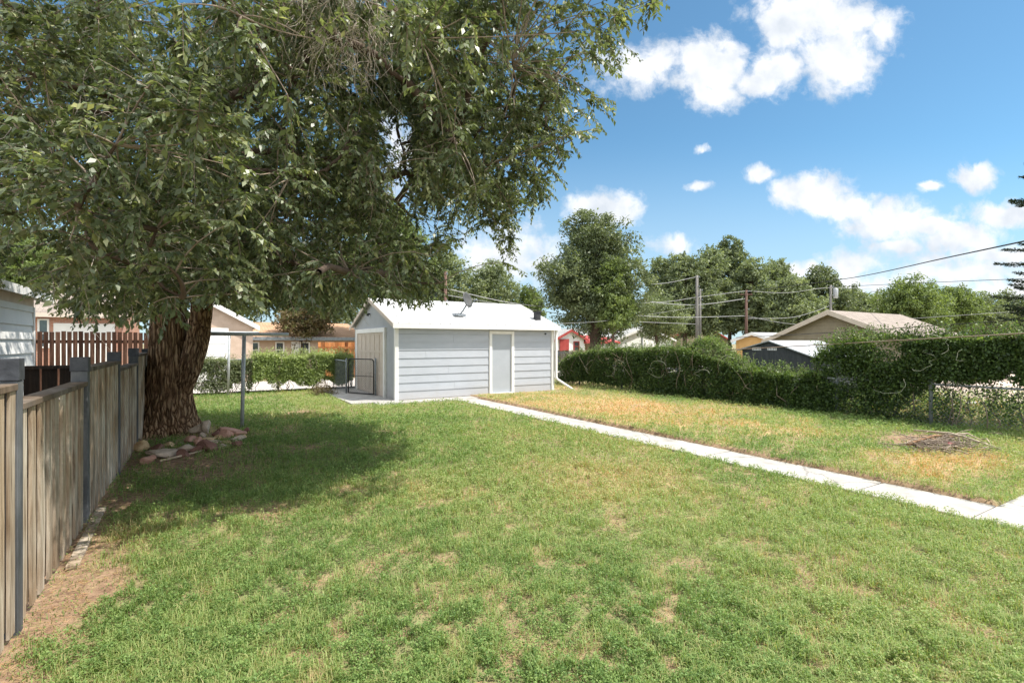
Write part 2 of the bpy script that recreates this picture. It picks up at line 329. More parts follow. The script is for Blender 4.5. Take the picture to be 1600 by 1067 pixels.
def sheet(name, x0, x1, y0, y1, step, zoff, kind='structure', fn=True):
    xs = np.linspace(x0, x1, int((x1-x0)/step)+1); ys = np.linspace(y0, y1, int((y1-y0)/step)+1); X, Y = np.meshgrid(xs, ys)
    Z = zoff+hgt(X, Y) if fn else X*0+zoff
    if name == 'right_lawn':
        Z = zoff+hgt(X, Y)*.8+.02; e_ = (X < x0+.02) | (Y < y0+.02); Z = np.where(e_, -.04, Z); X = np.where(X < x0+.02, x0+(fbm(Y*7, Y*0+3, 3)-.5)*.05, X)
    V = np.stack([X, Y, Z], -1).reshape(-1, 3); ny, nx = X.shape; i = np.arange(ny*nx).reshape(ny, nx)
    Fq = np.stack([i[:-1, :-1], i[:-1, 1:], i[1:, 1:], i[1:, :-1]], -1).reshape(-1, 4)
    o = np_mesh(name, V, Fq, np.full(len(Fq), 4), M['lawn'], smooth=True)
    dr, ba = dry_bare(X.ravel(), Y.ravel())
    if name == 'right_lawn': ba = np.maximum(ba, (X.ravel() < x0+.12)*.9)
    for k, v in (('dry', dr), ('bare', ba)):
        at = o.data.attributes.new(k, 'FLOAT', 'POINT'); at.data.foreach_set('value', v.astype(np.float32))
    tag(o, None, None, kind=kind); return o
M['earth'] = noise_mat('far_earth', [(.14, .15, .06), (.26, .22, .12), (.34, .27, .17)], .8, rough=.95, bump=.4, bscale=6)
MB().add([(-400, -60, -.12), (400, -60, -.12), (400, 700, -.12), (-400, 700, -.12)], [(0, 1, 2, 3)]).build('ground', M['earth'])
tag(bpy.data.objects['ground'], None, None, kind='structure')
sheet('left_lawn', -4.5, 6.27, -1.5, 19.1, .09, 0.0)
sheet('right_lawn', 6.96, 12.25, 1.88, 19.1, .09, 0.045)
sheet('neighbour_ground', 12.25, 30, -2, 19.1, .18, 0.0)
# concrete
M['conc'] = noise_mat('concrete', [(.30, .28, .255), (.39, .37, .34), (.46, .44, .41)], 3.2, rough=.85, bump=.25, bscale=60, bdist=.004)

M['alley'] = noise_mat('alley_surface', [(.42, .38, .34), (.55, .50, .46)], 1.2, rough=.9, bump=.3, bscale=20)
def stain(m):
    nt = m.node_tree; p = [n for n in nt.nodes if n.type == 'BSDF_PRINCIPLED'][0]; src = p.inputs['Base Color'].links[0].from_socket; L = nt.links.new
    t = N(nt, 'ShaderNodeTexCoord'); v = N(nt, 'ShaderNodeTexVoronoi', feature='DISTANCE_TO_EDGE'); v.inputs['Scale'].default_value = .7; n = N(nt, 'ShaderNodeTexNoise'); n.inputs['Scale'].default_value = 2.5; n.inputs['Detail'].default_value = 8; n.inputs['Roughness'].default_value = .75; L(t.outputs['Object'], n.inputs['Vector'])
    ad = N(nt, 'ShaderNodeVectorMath', operation='MULTIPLY_ADD'); L(n.outputs['Color'], ad.inputs[0]); ad.inputs[1].default_value = (.5, .5, 0); L(t.outputs['Object'], ad.inputs[2]); L(ad.outputs[0], v.inputs['Vector'])
    c = N(nt, 'ShaderNodeMapRange'); L(v.outputs['Distance'], c.inputs[0]); c.inputs[1].default_value = .0; c.inputs[2].default_value = .012; c.inputs[3].default_value = .45; c.inputs[4].default_value = 1
    d = N(nt, 'ShaderNodeMapRange'); L(n.outputs['Fac'], d.inputs[0]); d.inputs[1].default_value = .56; d.inputs[2].default_value = .72; d.inputs[3].default_value = 1; d.inputs[4].default_value = .70
    k = N(nt, 'ShaderNodeMath', operation='MULTIPLY'); L(c.outputs[0], k.inputs[0]); L(d.outputs[0], k.inputs[1]); x = N(nt, 'ShaderNodeVectorMath', operation='SCALE'); L(src, x.inputs[0]); L(k.outputs[0], x.inputs['Scale']); L(x.outputs[0], p.inputs['Base Color'])
stain(M['conc'])
p = MB(); yy = 1.87-1.02*3
while yy < 13.45:
    y2 = min(yy+1.02, 13.5); p.box(6.24+random.uniform(-.006, .006), yy+.009, -.08, 6.92+random.uniform(-.006, .006), y2-.009, .03+random.uniform(-.004, .004)); yy = y2
tag(p.build('garden_path', M['conc'], bevel=.006), None, None, kind='structure')
p = MB(); p.box(6.932, -1.2, -.08, 9.2, 1.86, .032); p.box(9.21, -1.2, -.08, 11.6, 1.86, .030)
tag(p.build('patio_slab', M['conc'], bevel=.006), None, None, kind='structure')
p = MB(); p.box(3.4, 14.0, -.08, 4.66, 18.9, .038); p.box(4.0, 13.52, -.08, 7.2, 14.12, .036); p.box(7.21, 13.52, -.08, 10.35, 14.12, .034)
tag(p.build('shed_apron', M['conc'], bevel=.006), None, None, kind='structure')
p = MB(); p.add([(-30, 19.6, .02), (60, 19.6, .02), (60, 24.2, .02), (-30, 24.2, .02)], [(0, 1, 2, 3)])
tag(p.build('alley', M['alley']), None, None, kind='structure')

# ------------------------------------------------------------------ grass
def make_grass():
    n = 1700000
    Y = np.exp(RNG.uniform(math.log(1.75), math.log(21), n)); X = RNG.uniform(-1.25, 1.25, n)*Y
    # broken up by patches so that the lawn is clumpy
    x = CS*X+SN*Y; y = -SN*X+CS*Y
    ok = ((x > FX+.04) & (x < 6.30) & (y < 19.15) & (y > -1.4)) | ((x > 6.86) & (x < 12.6) & (y > 1.80) & (y < 19))
    ok &= ~((x > 3.35) & (x < 10.45) & (y > 13.5)); ok &= ~((x > 6.25) & (x < 6.9)); ok &= ~((np.hypot(x+.45, y-11.4) < .7))
    ok &= ~((x > 4.0) & (x < 10.4) & (y > 13.46))
    x = x[ok]; y = y[ok]; Y = Y[ok]
    dr, ba = dry_bare(x, y); edgepath = (np.abs(x-6.24) < .1) | (np.abs(x-6.93) < .06)
    cl = fbm(x*13+5, y*13+2, 3); cl2 = fbm(x*4.5+50, y*4.5+20, 4)
    cl3_ = fbm(x*17+3, y*17+9, 3)
    keep = RNG.random(len(x)) < np.clip(1.05-ba*1.0-.85*(cl < .38)-.5*(cl3_ < .36)-dr*.25, .03, 1); x = x[keep]; y = y[keep]; Y = Y[keep]; dr = dr[keep]; ba = ba[keep]; cl = cl[keep]; cl2 = cl2[keep]
    n = len(x); z = hgt(x, y); cl3 = fbm(x*17+3, y*17+9, 3); z = z+.030*sstep(.34, .66, cl3)*(1-ba); z = np.where(x > 6.9, .065+z*.8, z)-.004
    sc = np.clip((Y/4.2), 1, 2.8)
    isb = RNG.random(n) < np.clip(.12+.42*sstep(.40, .62, cl2)+.4*((x < 3) & (y > 12)), 0, 1)
    tall = .6+.9*sstep(.35, .65, cl)
    # --- blades
    q = np.where(isb)[0]; m = len(q); B = np.stack([x[q], y[q], z[q]], 1)
    h = RNG.uniform(.02, .052, m)*tall[q]*np.clip(sc[q], 1, 1.4); an = RNG.uniform(0, 2*np.pi, m); lean = RNG.uniform(.1, .9, m)*h
    Dv = np.stack([np.cos(an), np.sin(an), an*0], 1); Sd = np.stack([-np.sin(an), np.cos(an), an*0], 1)
    w = RNG.uniform(.0014, .0028, m)*np.clip(sc[q], 1, 2.2)
    mid = B+Dv*(lean*.35)[:, None]+np.array([0, 0, 1])*(h*.65)[:, None]; tip = B+Dv*lean[:, None]+np.array([0, 0, 1])*(h*RNG.uniform(.6, 1, m))[:, None]
    V1 = np.stack([B-Sd*w[:, None], B+Sd*w[:, None], mid+Sd*w[:, None]*.8, tip, mid-Sd*w[:, None]*.8], 1).reshape(-1, 3)
    lf = fbm(x*.45+60, y*.45+30); yel = sstep(.42, .62, lf)*.20*(x > 2)
    t1 = np.clip(RNG.uniform(0.02, .5, m)+yel[q]+dr[q]*.55*RNG.uniform(.3, 1.5, m)+(RNG.random(m) < .05)*.3, 0, 1)
    # --- small round weed leaves on short stems
    q2 = np.where(~isb)[0]; k = len(q2)
    hh = RNG.random(k)**.7*.042*tall[q2]*np.clip(sc[q2], 1, 1.5)
    C = np.stack([x[q2], y[q2], z[q2]+hh+.003], 1); D = rnd(k); D[:, 2] = D[:, 2]*.45+.12; Nn = rnd(k, .55); Nn[:, 2] += 1
    L = RNG.uniform(.007, .0155, k)*sc[q2]*1.15; V2, _ = leaves(C, D, Nn, L, L*RNG.uniform(.5, .8, k))
    t2 = np.clip(RNG.uniform(.0, .42, k)+yel[q2]+(cl2[q2] < .4)*.06+dr[q2]*.5*RNG.uniform(.3, 1.4, k), 0, 1)
    nt_ = 300000; Yt = np.exp(RNG.uniform(math.log(1.8), math.log(12), nt_)); Xt = RNG.uniform(-1.2, 1.2, nt_)*Yt; xt = CS*Xt+SN*Yt; yt = -SN*Xt+CS*Yt; dt, bt = dry_bare(xt, yt)
    kt = (xt > FX+.3) & (xt < 6.22) & (yt > -1.2) & (yt < 13.4) & (fbm(xt*3.6+70, yt*3.6+9, 4) > .49) & (RNG.random(nt_) > bt); xt, yt, Yt = xt[kt], yt[kt], Yt[kt]; mt = len(xt)
    Bt = np.stack([xt, yt, hgt(xt, yt)+.004], 1); ht = RNG.uniform(.04, .085, mt); at_ = RNG.uniform(0, 2*np.pi, mt); Dt = np.stack([np.cos(at_), np.sin(at_), at_*0], 1); St = np.stack([-np.sin(at_), np.cos(at_), at_*0], 1); wt_ = RNG.uniform(.0012, .0024, mt)*np.clip(Yt/3.5, 1, 2.4); ln_ = RNG.uniform(.4, 1.3, mt)*ht; Zt = np.array([0, 0, 1.0])
    md_ = Bt+Dt*(ln_*.35)[:, None]+Zt*(ht*.8)[:, None]; tp_ = Bt+Dt*ln_[:, None]+Zt*(ht*RNG.uniform(.45, .95, mt))[:, None]
    V1 = np.concatenate([V1, np.stack([Bt-St*wt_[:, None], Bt+St*wt_[:, None], md_+St*wt_[:, None]*.8, tp_, md_-St*wt_[:, None]*.8], 1).reshape(-1, 3)]); t1 = np.concatenate([t1, np.clip(RNG.uniform(.2, .7, mt)+dt[kt]*.3, 0, 1)]); m += mt
    # straw and dead bits lying on the bare soil
    ns = 60000; Ys = np.exp(RNG.uniform(math.log(1.9), math.log(14), ns)); Xs = RNG.uniform(-1.15, 1.15, ns)*Ys; xs = CS*Xs+SN*Ys; ys_ = -SN*Xs+CS*Ys
    ds, bs = dry_bare(xs, ys_); kk = (xs > FX+.05) & (xs < 6.2) & (ys_ > -1) & (ys_ < 13) & (RNG.random(ns) < .15+bs); xs, ys_, Ys = xs[kk], ys_[kk], Ys[kk]; ns = len(xs)
    Cs = np.stack([xs, ys_, hgt(xs, ys_)+.004+.02*RNG.random(ns)], 1); Ds = rnd(ns); Ds[:, 2] *= .12; Ls = RNG.uniform(.02, .08, ns); V4, _ = leaves(Cs, Ds, np.array([0, 0, 1.0])+rnd(ns, .3), Ls, np.clip(.0032*Ys/3, .003, .009)*np.ones(ns), .05)
    V2 = np.concatenate([V2, V4]); t2 = np.concatenate([t2, RNG.uniform(.6, 1, ns)]); k += ns
    V = np.concatenate([V1, V2]); q5 = np.arange(m)[:, None]*5; f1 = np.concatenate([q5+np.array([[0, 1, 2, 4]])], 1).ravel(); f1b = (q5+np.array([[4, 2, 3]])).ravel(); f2 = np.arange(k*4)+m*5
    np_o = np_mesh('grass', V, np.concatenate([f1, f1b, f2]), np.concatenate([np.full(m, 4), np.full(m, 3), np.full(k, 4)]), M['grass'], None, np.concatenate([np.repeat(t1, 5), np.repeat(t2, 4)]))
    tag(np_o, 'short green and straw coloured lawn grass mixed with small weeds', 'grass', kind='stuff')
make_grass()

# ------------------------------------------------------------------ shed
def weather(m, z0=0.0, z1=.42, amt=.55, col=(.40, .36, .32)):
    nt = m.node_tree; p = [n for n in nt.nodes if n.type == 'BSDF_PRINCIPLED'][0]; src = p.inputs['Base Color'].links[0].from_socket; L = nt.links.new
    g = N(nt, 'ShaderNodeNewGeometry'); sp = N(nt, 'ShaderNodeSeparateXYZ'); L(g.outputs['Position'], sp.inputs[0]); mr_ = N(nt, 'ShaderNodeMapRange'); L(sp.outputs[2], mr_.inputs[0]); mr_.inputs[1].default_value = z1; mr_.inputs[2].default_value = z0
    n = N(nt, 'ShaderNodeTexNoise'); n.inputs['Scale'].default_value = 5; n.inputs['Detail'].default_value = 7; n.inputs['Roughness'].default_value = .7; L(g.outputs['Position'], n.inputs['Vector'])
    a = N(nt, 'ShaderNodeMath', operation='MULTIPLY'); L(mr_.outputs[0], a.inputs[0]); L(n.outputs['Fac'], a.inputs[1]); b = N(nt, 'ShaderNodeMath', operation='MULTIPLY'); L(a.outputs[0], b.inputs[0]); b.inputs[1].default_value = amt*1.7
    mp = N(nt, 'ShaderNodeMapping'); mp.inputs['Scale'].default_value = (3, 3, .5); L(g.outputs['Position'], mp.inputs[0]); n2 = N(nt, 'ShaderNodeTexNoise'); n2.inputs['Scale'].default_value = 2.5; n2.inputs['Detail'].default_value = 6; L(mp.outputs[0], n2.inputs['Vector'])
    mr2 = N(nt, 'ShaderNodeMapRange'); L(n2.outputs['Fac'], mr2.inputs[0]); mr2.inputs[1].default_value = .55; mr2.inputs[2].default_value = .8; mr2.inputs[4].default_value = .12; c = N(nt, 'ShaderNodeMath', operation='ADD'); c.use_clamp = True; L(b.outputs[0], c.inputs[0]); L(mr2.outputs[0], c.inputs[1])
    mx = N(nt, 'ShaderNodeMix', data_type='RGBA'); L(c.outputs[0], mx.inputs[0]); L(src, mx.inputs[6]); mx.inputs[7].default_value = (*col, 1); L(mx.outputs[2], p.inputs['Base Color'])
M['siding'] = noise_mat('grey_blue_paint', [(.405, .43, .475), (.455, .48, .525)], 2.5, (1, 1, 3), .6, .15, 50, bdist=.003)
M['stucco'] = noise_mat('grey_gable_paint', [(.33, .345, .36), (.38, .395, .41)], 3, rough=.8, bump=.3, bscale=80, bdist=.004)
M['white'] = noise_mat('white_paint', [(.74, .73, .70), (.82, .81, .79)], 4, rough=.55, bump=.1, bscale=40, bdist=.003)
M['cream'] = noise_mat('cream_trim', [(.50, .42, .35), (.60, .52, .44)], 4, rough=.6, bump=.1)
M['doorgrey'] = noise_mat('door_grey', [(.37, .40, .44), (.41, .44, .48)], 3, rough=.5, bump=.05)
M['steel'] = noise_mat('galvanised_steel', [(.16, .18, .19), (.30, .33, .35)], 9, rough=.55, bump=.1, metallic=.3)
M['galv'] = noise_mat('pale_steel', [(.30, .32, .33), (.48, .50, .50)], 9, rough=.5, bump=.1, metallic=.2)
M['dark'] = noise_mat('dark_metal', [(.02, .02, .022), (.05, .05, .052)], 9, rough=.5, bump=.1)
M['dish'] = noise_mat('dish_grey', [(.06, .06, .058), (.10, .10, .097)], 5, rough=.5, bump=0)
M['brass'] = noise_mat('brass', [(.25, .18, .08), (.35, .26, .12)], 5, rough=.35, bump=0, metallic=.8)
M['glass'] = noise_mat('dark_glass', [(.03, .04, .05), (.07, .09, .10)], 2, rough=.08, bump=0, spec=.8)
for k_ in ('siding', 'stucco'): weather(M[k_])
weather(M['white'], amt=.25, col=(.62, .60, .57))
def shingle(name, c1, c2, sc=1.0, rough=.85):
    m, nt, p, out = mat_base(name); L = nt.links.new
    t = N(nt, 'ShaderNodeTexCoord'); mp = N(nt, 'ShaderNodeMapping'); L(t.outputs['UV'], mp.inputs[0])
    b = N(nt, 'ShaderNodeTexBrick'); b.inputs['Scale'].default_value = sc; b.inputs['Mortar Size'].default_value = .012; b.inputs['Brick Width'].default_value = .32; b.inputs['Row Height'].default_value = .14
    b.inputs['Color1'].default_value = (*c1, 1); b.inputs['Color2'].default_value = (*c2, 1); b.inputs['Mortar'].default_value = (c1[0]*.5, c1[1]*.5, c1[2]*.5, 1); L(mp.outputs[0], b.inputs[0])
    n = N(nt, 'ShaderNodeTexNoise'); n.inputs['Scale'].default_value = 2.2; n.inputs['Detail'].default_value = 7; L(t.outputs['Object'], n.inputs['Vector'])
    r = N(nt, 'ShaderNodeValToRGB'); r.color_ramp.elements[0].position = .3; r.color_ramp.elements[0].color = (.86, .86, .86, 1); r.color_ramp.elements[1].position = .7; r.color_ramp.elements[1].color = (1, 1, 1, 1); L(n.outputs['Fac'], r.inputs[0])
    mx = N(nt, 'ShaderNodeMix', data_type='RGBA', blend_type='MULTIPLY'); mx.inputs[0].default_value = 1; L(b.outputs[0], mx.inputs[6]); L(r.outputs[0], mx.inputs[7]); L(mx.outputs[2], p.inputs['Base Color'])
    p.inputs['Roughness'].default_value = rough; p.inputs['Specular IOR Level'].default_value = .2
    bp = N(nt, 'ShaderNodeBump'); bp.inputs['Strength'].default_value = .5; bp.inputs['Distance'].default_value = .01; bp.invert = True; L(b.outputs['Fac'], bp.inputs['Height']); L(bp.outputs[0], p.inputs['Normal'])
    return m
def uv_roof(o, ax):
    me = o.data; uv = me.uv_layers.new(name='UVMap')
    for lp in me.loops:
        c = me.vertices[lp.vertex_index].co
        s = math.hypot(c[1-ax], c.z)*(1 if c[1-ax] > 0 else -1)
        uv.data[lp.index].uv = (c[ax], c[1-ax]*1.1)
M['roofw'] = shingle('white_shingle', (.44, .44, .435), (.55, .55, .545))
M['rooft'] = shingle('tan_shingle', (.28, .235, .20), (.36, .305, .26))
M['roofr'] = shingle('red_brown_shingle', (.22, .10, .07), (.29, .14, .10))
M['roofo'] = shingle('orange_shingle', (.42, .25, .15), (.55, .35, .22))
M['roofg'] = shingle('grey_shingle', (.38, .38, .37), (.46, .46, .45))
def gable_roof(name, x0, x1, y0, y1, ze, zr, ax, mat, parent, th=.07, over=.2, overg=.15, rc=None):
    """slab roof, ridge along ax (0 = x, 1 = y); ze = wall-top height"""
    a0, a1 = (x0, x1) if ax == 0 else (y0, y1); b0, b1 = (y0, y1) if ax == 0 else (x0, x1)
    c = (b0+b1)/2 if rc is None else rc
    s0 = (zr-ze)/(c-b0); s1 = (zr-ze)/(b1-c)
    prof = [(b0-over, ze-s0*over), (c, zr), (b1+over, ze-s1*over), (b1+over, ze-s1*over+th), (c, zr+th), (b0-over, ze-s0*over+th)]
    m = MB(); a0 -= overg; a1 += overg; n = 6
    def mk(t, q): return (t, q[0], q[1]) if ax == 0 else (q[0], t, q[1])
    vs = [mk(a0, q) for q in prof]+[mk(a1, q) for q in prof]
    fs = [(0, 1, 4, 5), (1, 2, 3, 4), (6, 11, 10, 7), (7, 10, 9, 8)]+[(i, i+6, (i+1) % 6+6, (i+1) % 6) for i in range(6)]
    m.add(vs, fs); o = m.build(name, mat, parent); uv_roof(o, ax); return o
def gable_walls(m, x0, x1, y0, y1, ze, zr, ax, rc=None, zb=-.05):
    a0, a1 = (x0, x1) if ax == 0 else (y0, y1); b0, b1 = (y0, y1) if ax == 0 else (x0, x1); c = (b0+b1)/2 if rc is None else rc
    prof = [(b0, zb), (b1, zb), (b1, ze-.004), (c, zr-.004), (b0, ze-.004)]
    m.prism(prof, a0, a1, 'x' if ax == 0 else 'y'); return m

ZE, ZR = 2.26, 3.08
shed = empty('garden_shed', (7.4, 16.4, 0), 'pale grey blue lap sided shed with white gable roof behind the lawn', 'shed')
MB_ = MB
m = MB(); gable_walls(m, SX0+.02, SX1-.02, SY0+.03, SY1-.02, ZE, ZR, 0); m.build('wall', M['stucco'], shed)
# lap siding of the long wall, cut round the door
DX0, DX1, DZ = 7.71, 8.63, 2.06
m = MB(); z = .05; ci = 0
while z < ZE-.02:
    z2 = min(z+.236, ZE-.01)
    def seg(a, b):
        jz = random.uniform(-.003, .003); m.prism([(SY0+.03, z), (SY0-.006, z+jz), (SY0+.010, z2-.003), (SY0+.03, z2-.003)], a, b, 'x')
    cuts = [SX0+.1]
    if ci % 2: cuts += [SX0+.1+random.uniform(.8, 2.4)]
    if z < DZ-.05:
        for a, b in zip(cuts, cuts[1:]+[DX0]): seg(a, b-.004)
        cuts = [DX1]
        for a, b in zip(cuts, cuts[1:]+[SX1-.1]): seg(a, b)
    else:
        for a, b in zip(cuts, cuts[1:]+[SX1-.1]): seg(a, b-.004)
    z = z2; ci += 1
m.build('siding', M['siding'], shed)
m = MB(); m.box(SX0-.015, SY0-.03, .04, SX0+.10, SY0+.06, ZE-.02); m.build('corner_board', M['white'], shed, bevel=.004)
m = MB(); m.box(SX1-.10, SY0-.03, .04, SX1+.015, SY0+.06, ZE-.02); m.build('corner_board', M['white'], shed, bevel=.004)
gable_roof('roof', SX0, SX1, SY0, SY1, ZE+.02, ZR+.02, 0, M['roofw'], shed, .035, .2, .12)
s0 = (ZR-ZE)/((SY1-SY0)/2)
m = MB(); m.box(SX0-.13, SY0-.228, ZE-.165, SX1+.13, SY0-.205, ZE-.035); m.build('fascia', M['white'], shed)
m = MB(); m.box(SX0-.10, SY0-.20, ZE-.10, SX1+.10, SY0-.02, ZE-.085); m.build('soffit', M['white'], shed)
for xg in (SX0-.135, SX1+.105):
    m = MB(); yc = (SY0+SY1)/2
    for sgn, ye in ((-1, SY0-.2), (1, SY1+.2)):
        zb = ZE-.2*s0
        m.prism([(ye, zb-.07), (ye, zb+.05), (yc, ZR+.05), (yc, ZR-.07)], xg, xg+.03, 'x')
    m.build('rake_board', M['cream'], shed)
# walk door
m = MB(); w = .10
m.box(DX0, SY0-.03, .06, DX0+w, SY0+.05, DZ); m.box(DX1-w, SY0-.03, .06, DX1, SY0+.05, DZ); m.box(DX0+w, SY0-.03, DZ-w, DX1-w, SY0+.05, DZ)
fr = m.build('door_frame', M['white'], shed, bevel=.003)
m = MB(); m.box(DX0+w, SY0+.012, .09, DX1-w, SY0+.045, DZ-w); dr_ = m.build('door', M['doorgrey'], shed)
m = MB(); m.tube([(DX1-w-.07, SY0+.012, 1.0), (DX1-w-.07, SY0-.03, 1.0), (DX1-w-.07, SY0-.055, 1.0), (DX1-w-.07, SY0-.07, 1.0)], [.012, .012, .032, .02], 12)
o = m.build('door_handle', M['brass'], None, True); o.parent = dr_
m = MB(); m.box(DX0+.02, SY0-.07, .035, DX1-.02, SY0+.03, .085); m.build('door_sill', M['white'], shed)
# garage door in the gable end
GY0, GY1, GZ = 14.98, 18.35, 2.14
m = MB(); x = SX0-.02
m.box(x-.03, GY0, .03, x+.04, GY0+.14, GZ); m.box(x-.03, GY1-.14, .03, x+.04, GY1, GZ); m.box(x-.03, GY0+.14, GZ-.14, x+.04, GY1-.14, GZ)
m.build('garage_door_frame', M['white'], shed, bevel=.003)
m = MB(); ya, yb = GY0+.14, GY1-.14; m.box(x+.012, ya, .05, x+.038, yb, GZ-.14)
nv = 6
for k in range(nv+1):
    yk = ya+(yb-ya)*k/nv; m.box(x-.002, max(yk-.035, ya), .05, x+.012, min(yk+.035, yb), GZ-.14)
for zz in (.05, .70, 1.36, GZ-.22):
    for k in range(nv):
        y_a = ya+(yb-ya)*k/nv+.035; y_b = ya+(yb-ya)*(k+1)/nv-.035; m.box(x+.0, y_a, zz, x+.012, y_b, zz+.07)
m.build('garage_door', M['cream'], shed)
m = MB(); m.tube([(SX0-.0, 16.7, 2.62), (SX0-.06, 16.7, 2.62), (SX0-.08, 16.7, 2.56)], [.03, .03, .05], 8); m.build('gable_lamp', M['dark'], shed, True)
# downspout with kicked-out foot
m = MB(); m.box(SX1+.03, SY0-.10, .45, SX1+.10, SY0-.03, ZE-.08)
m.tube([(SX1+.065, SY0-.065, .50), (SX1+.12, SY0-.08, .42), (SX1+.62, SY0-.32, .06)], [.045, .045, .045], 6)
m.build('downspout', M['white'], shed)
m = MB(); zc = ZE+.03+s0*.5; m.box(9.78, 14.52, zc-.02, 9.96, 14.70, zc+.26); m.box(9.75, 14.49, zc+.26, 9.99, 14.73, zc+.29); m.box(9.74, 14.47, zc+.0, 9.80, 14.75, zc+.05)
m.build('roof_vent', M['dark'], shed)
m = MB(); m.tube([(SX1-.35, SY0-.01, 1.98), (SX1-.35, SY0-.04, 1.98)], .03, 8); m.build('cable_bracket', M['dark'], shed)
# satellite dish
dx, dy = 7.0, 14.72; dz = ZE+.08+s0*(dy-SY0)
dish = empty('satellite_dish', (dx, dy, dz), 'small grey satellite dish on a bent arm fixed to the white shed roof', 'satellite dish')
m = MB(); m.tube([(dx-.22, dy-.03, dz+.0), (dx-.02, dy, dz+.03), (dx+.1, dy-.02, dz+.2), (dx+.20, dy-.05, dz+.38)], [.02, .025, .022, .022], 8); m.box(dx-.25, dy-.1, dz-.03, dx+.08, dy+.06, dz+.012); m.build('mount', M['steel'], dish, True)
m = MB(); c = Vector((dx+.24, dy-.03, dz+.52)); nrm = Vector((.42, -.80, .28)).normalized(); a = nrm.cross(Vector((0, 0, 1))).normalized(); b = nrm.cross(a)
rings = []
vs = []; fs = []; S_ = 20
for side in (0, 1):
    for i, r in enumerate((0.02, .10, .19, .25)):
        for k in range(S_):
            an = 2*math.pi*k/S_; vs.append(c+a*math.cos(an)*r*.92+b*math.sin(an)*r*1.05+nrm*(r*r*.9-.06-side*.012))
for side in (0, 1):
    o0 = side*4*S_
    for i in range(3):
        for k in range(S_): fs.append((o0+i*S_+k, o0+i*S_+(k+1) % S_, o0+(i+1)*S_+(k+1) % S_, o0+(i+1)*S_+k))
    fs.append(tuple(o0+k for k in range(S_)))
for k in range(S_): fs.append((3*S_+k, 3*S_+(k+1) % S_, 7*S_+(k+1) % S_, 7*S_+k))
m.add(vs, fs); m.build('reflector', M['dish'], dish, True)
m = MB(); tip = c+nrm*.30-Vector((0, 0, .12)); m.tube([c-Vector((0, 0, .28)), tip], .012, 6); m.tube([tip-nrm*.04, tip+nrm*.06], .03, 8); m.build('receiver_arm', M['steel'], dish)

# ------------------------------------------------------------------ plank fence on the left
def wood_mat(name, c_lo, c_mid, c_hi, zdark=True, sx=9):
    m, nt, p, out = mat_base(name); L = nt.links.new
    t = N(nt, 'ShaderNodeTexCoord'); mp = N(nt, 'ShaderNodeMapping'); mp.inputs['Scale'].default_value = (sx, sx, .7); L(t.outputs['Object'], mp.inputs[0])
    n = N(nt, 'ShaderNodeTexNoise'); n.inputs['Scale'].default_value = 2.2; n.inputs['Detail'].default_value = 8; n.inputs['Roughness'].default_value = .65; n.inputs['Distortion'].default_value = .6; L(mp.outputs[0], n.inputs['Vector'])
    r = N(nt, 'ShaderNodeValToRGB'); e = r.color_ramp.elements; e.new(.5); e[0].position = .33; e[1].position = .5; e[2].position = .66
    e[0].color = (*c_lo, 1); e[1].color = (*c_mid, 1); e[2].color = (*c_hi, 1); L(n.outputs['Fac'], r.inputs[0])
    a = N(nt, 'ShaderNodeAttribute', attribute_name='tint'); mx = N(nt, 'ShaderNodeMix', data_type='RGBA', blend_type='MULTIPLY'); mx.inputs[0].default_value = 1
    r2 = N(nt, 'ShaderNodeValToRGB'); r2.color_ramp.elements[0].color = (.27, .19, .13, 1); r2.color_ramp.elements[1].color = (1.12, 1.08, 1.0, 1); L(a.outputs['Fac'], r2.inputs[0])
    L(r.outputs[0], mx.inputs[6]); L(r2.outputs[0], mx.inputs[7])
    n3 = N(nt, 'ShaderNodeTexNoise'); n3.inputs['Scale'].default_value = 2.0; n3.inputs['Detail'].default_value = 3; L(t.outputs['Object'], n3.inputs['Vector'])
    r3 = N(nt, 'ShaderNodeValToRGB'); r3.color_ramp.elements[0].position = .35; r3.color_ramp.elements[0].color = (.72, .62, .52, 1); r3.color_ramp.elements[1].position = .6; r3.color_ramp.elements[1].color = (1, 1, 1, 1); L(n3.outputs['Fac'], r3.inputs[0])
    mx2 = N(nt, 'ShaderNodeMix', data_type='RGBA', blend_type='MULTIPLY'); mx2.inputs[0].default_value = 1; L(mx.outputs[2], mx2.inputs[6]); L(r3.outputs[0], mx2.inputs[7])
    L(mx2.outputs[2], p.inputs['Base Color']); p.inputs['Roughness'].default_value = .85; p.inputs['Specular IOR Level'].default_value = .2
    bp = N(nt, 'ShaderNodeBump'); bp.inputs['Strength'].default_value = .5; bp.inputs['Distance'].default_value = .006; L(n.outputs['Fac'], bp.inputs['Height']); L(bp.outputs[0], p.inputs['Normal'])
    return m
M['plank'] = wood_mat('weathered_plank', (.19, .155, .12), (.44, .395, .335), (.65, .61, .55))
M['rail'] = wood_mat('weathered_rail', (.10, .09, .08), (.20, .18, .165), (.30, .27, .24), sx=3)
M['post'] = noise_mat('slate_post_paint', [(.04, .042, .044), (.078, .082, .086), (.14, .142, .145)], 7, (1, 1, .3), .7, .2)
M['postcap'] = noise_mat('black_post_top', [(.025, .027, .032), (.07, .075, .085)], 8, rough=.6, bump=.2)
M['picket'] = wood_mat('red_brown_picket', (.04, .020, .014), (.085, .045, .032), (.14, .085, .065))
M['cedar'] = wood_mat('orange_cedar', (.30, .12, .04), (.45, .20, .08), (.55, .28, .12))
M['blackwood'] = wood_mat('black_stained_board', (.018, .015, .013), (.035, .03, .027), (.07, .06, .05))
def tint_attr(o, fn):
    a = o.data.attributes.new('tint', 'FLOAT', 'POINT')
    a.data.foreach_set('value', np.array([fn(i) for i in range(len(o.data.vertices))], dtype=np.float32))
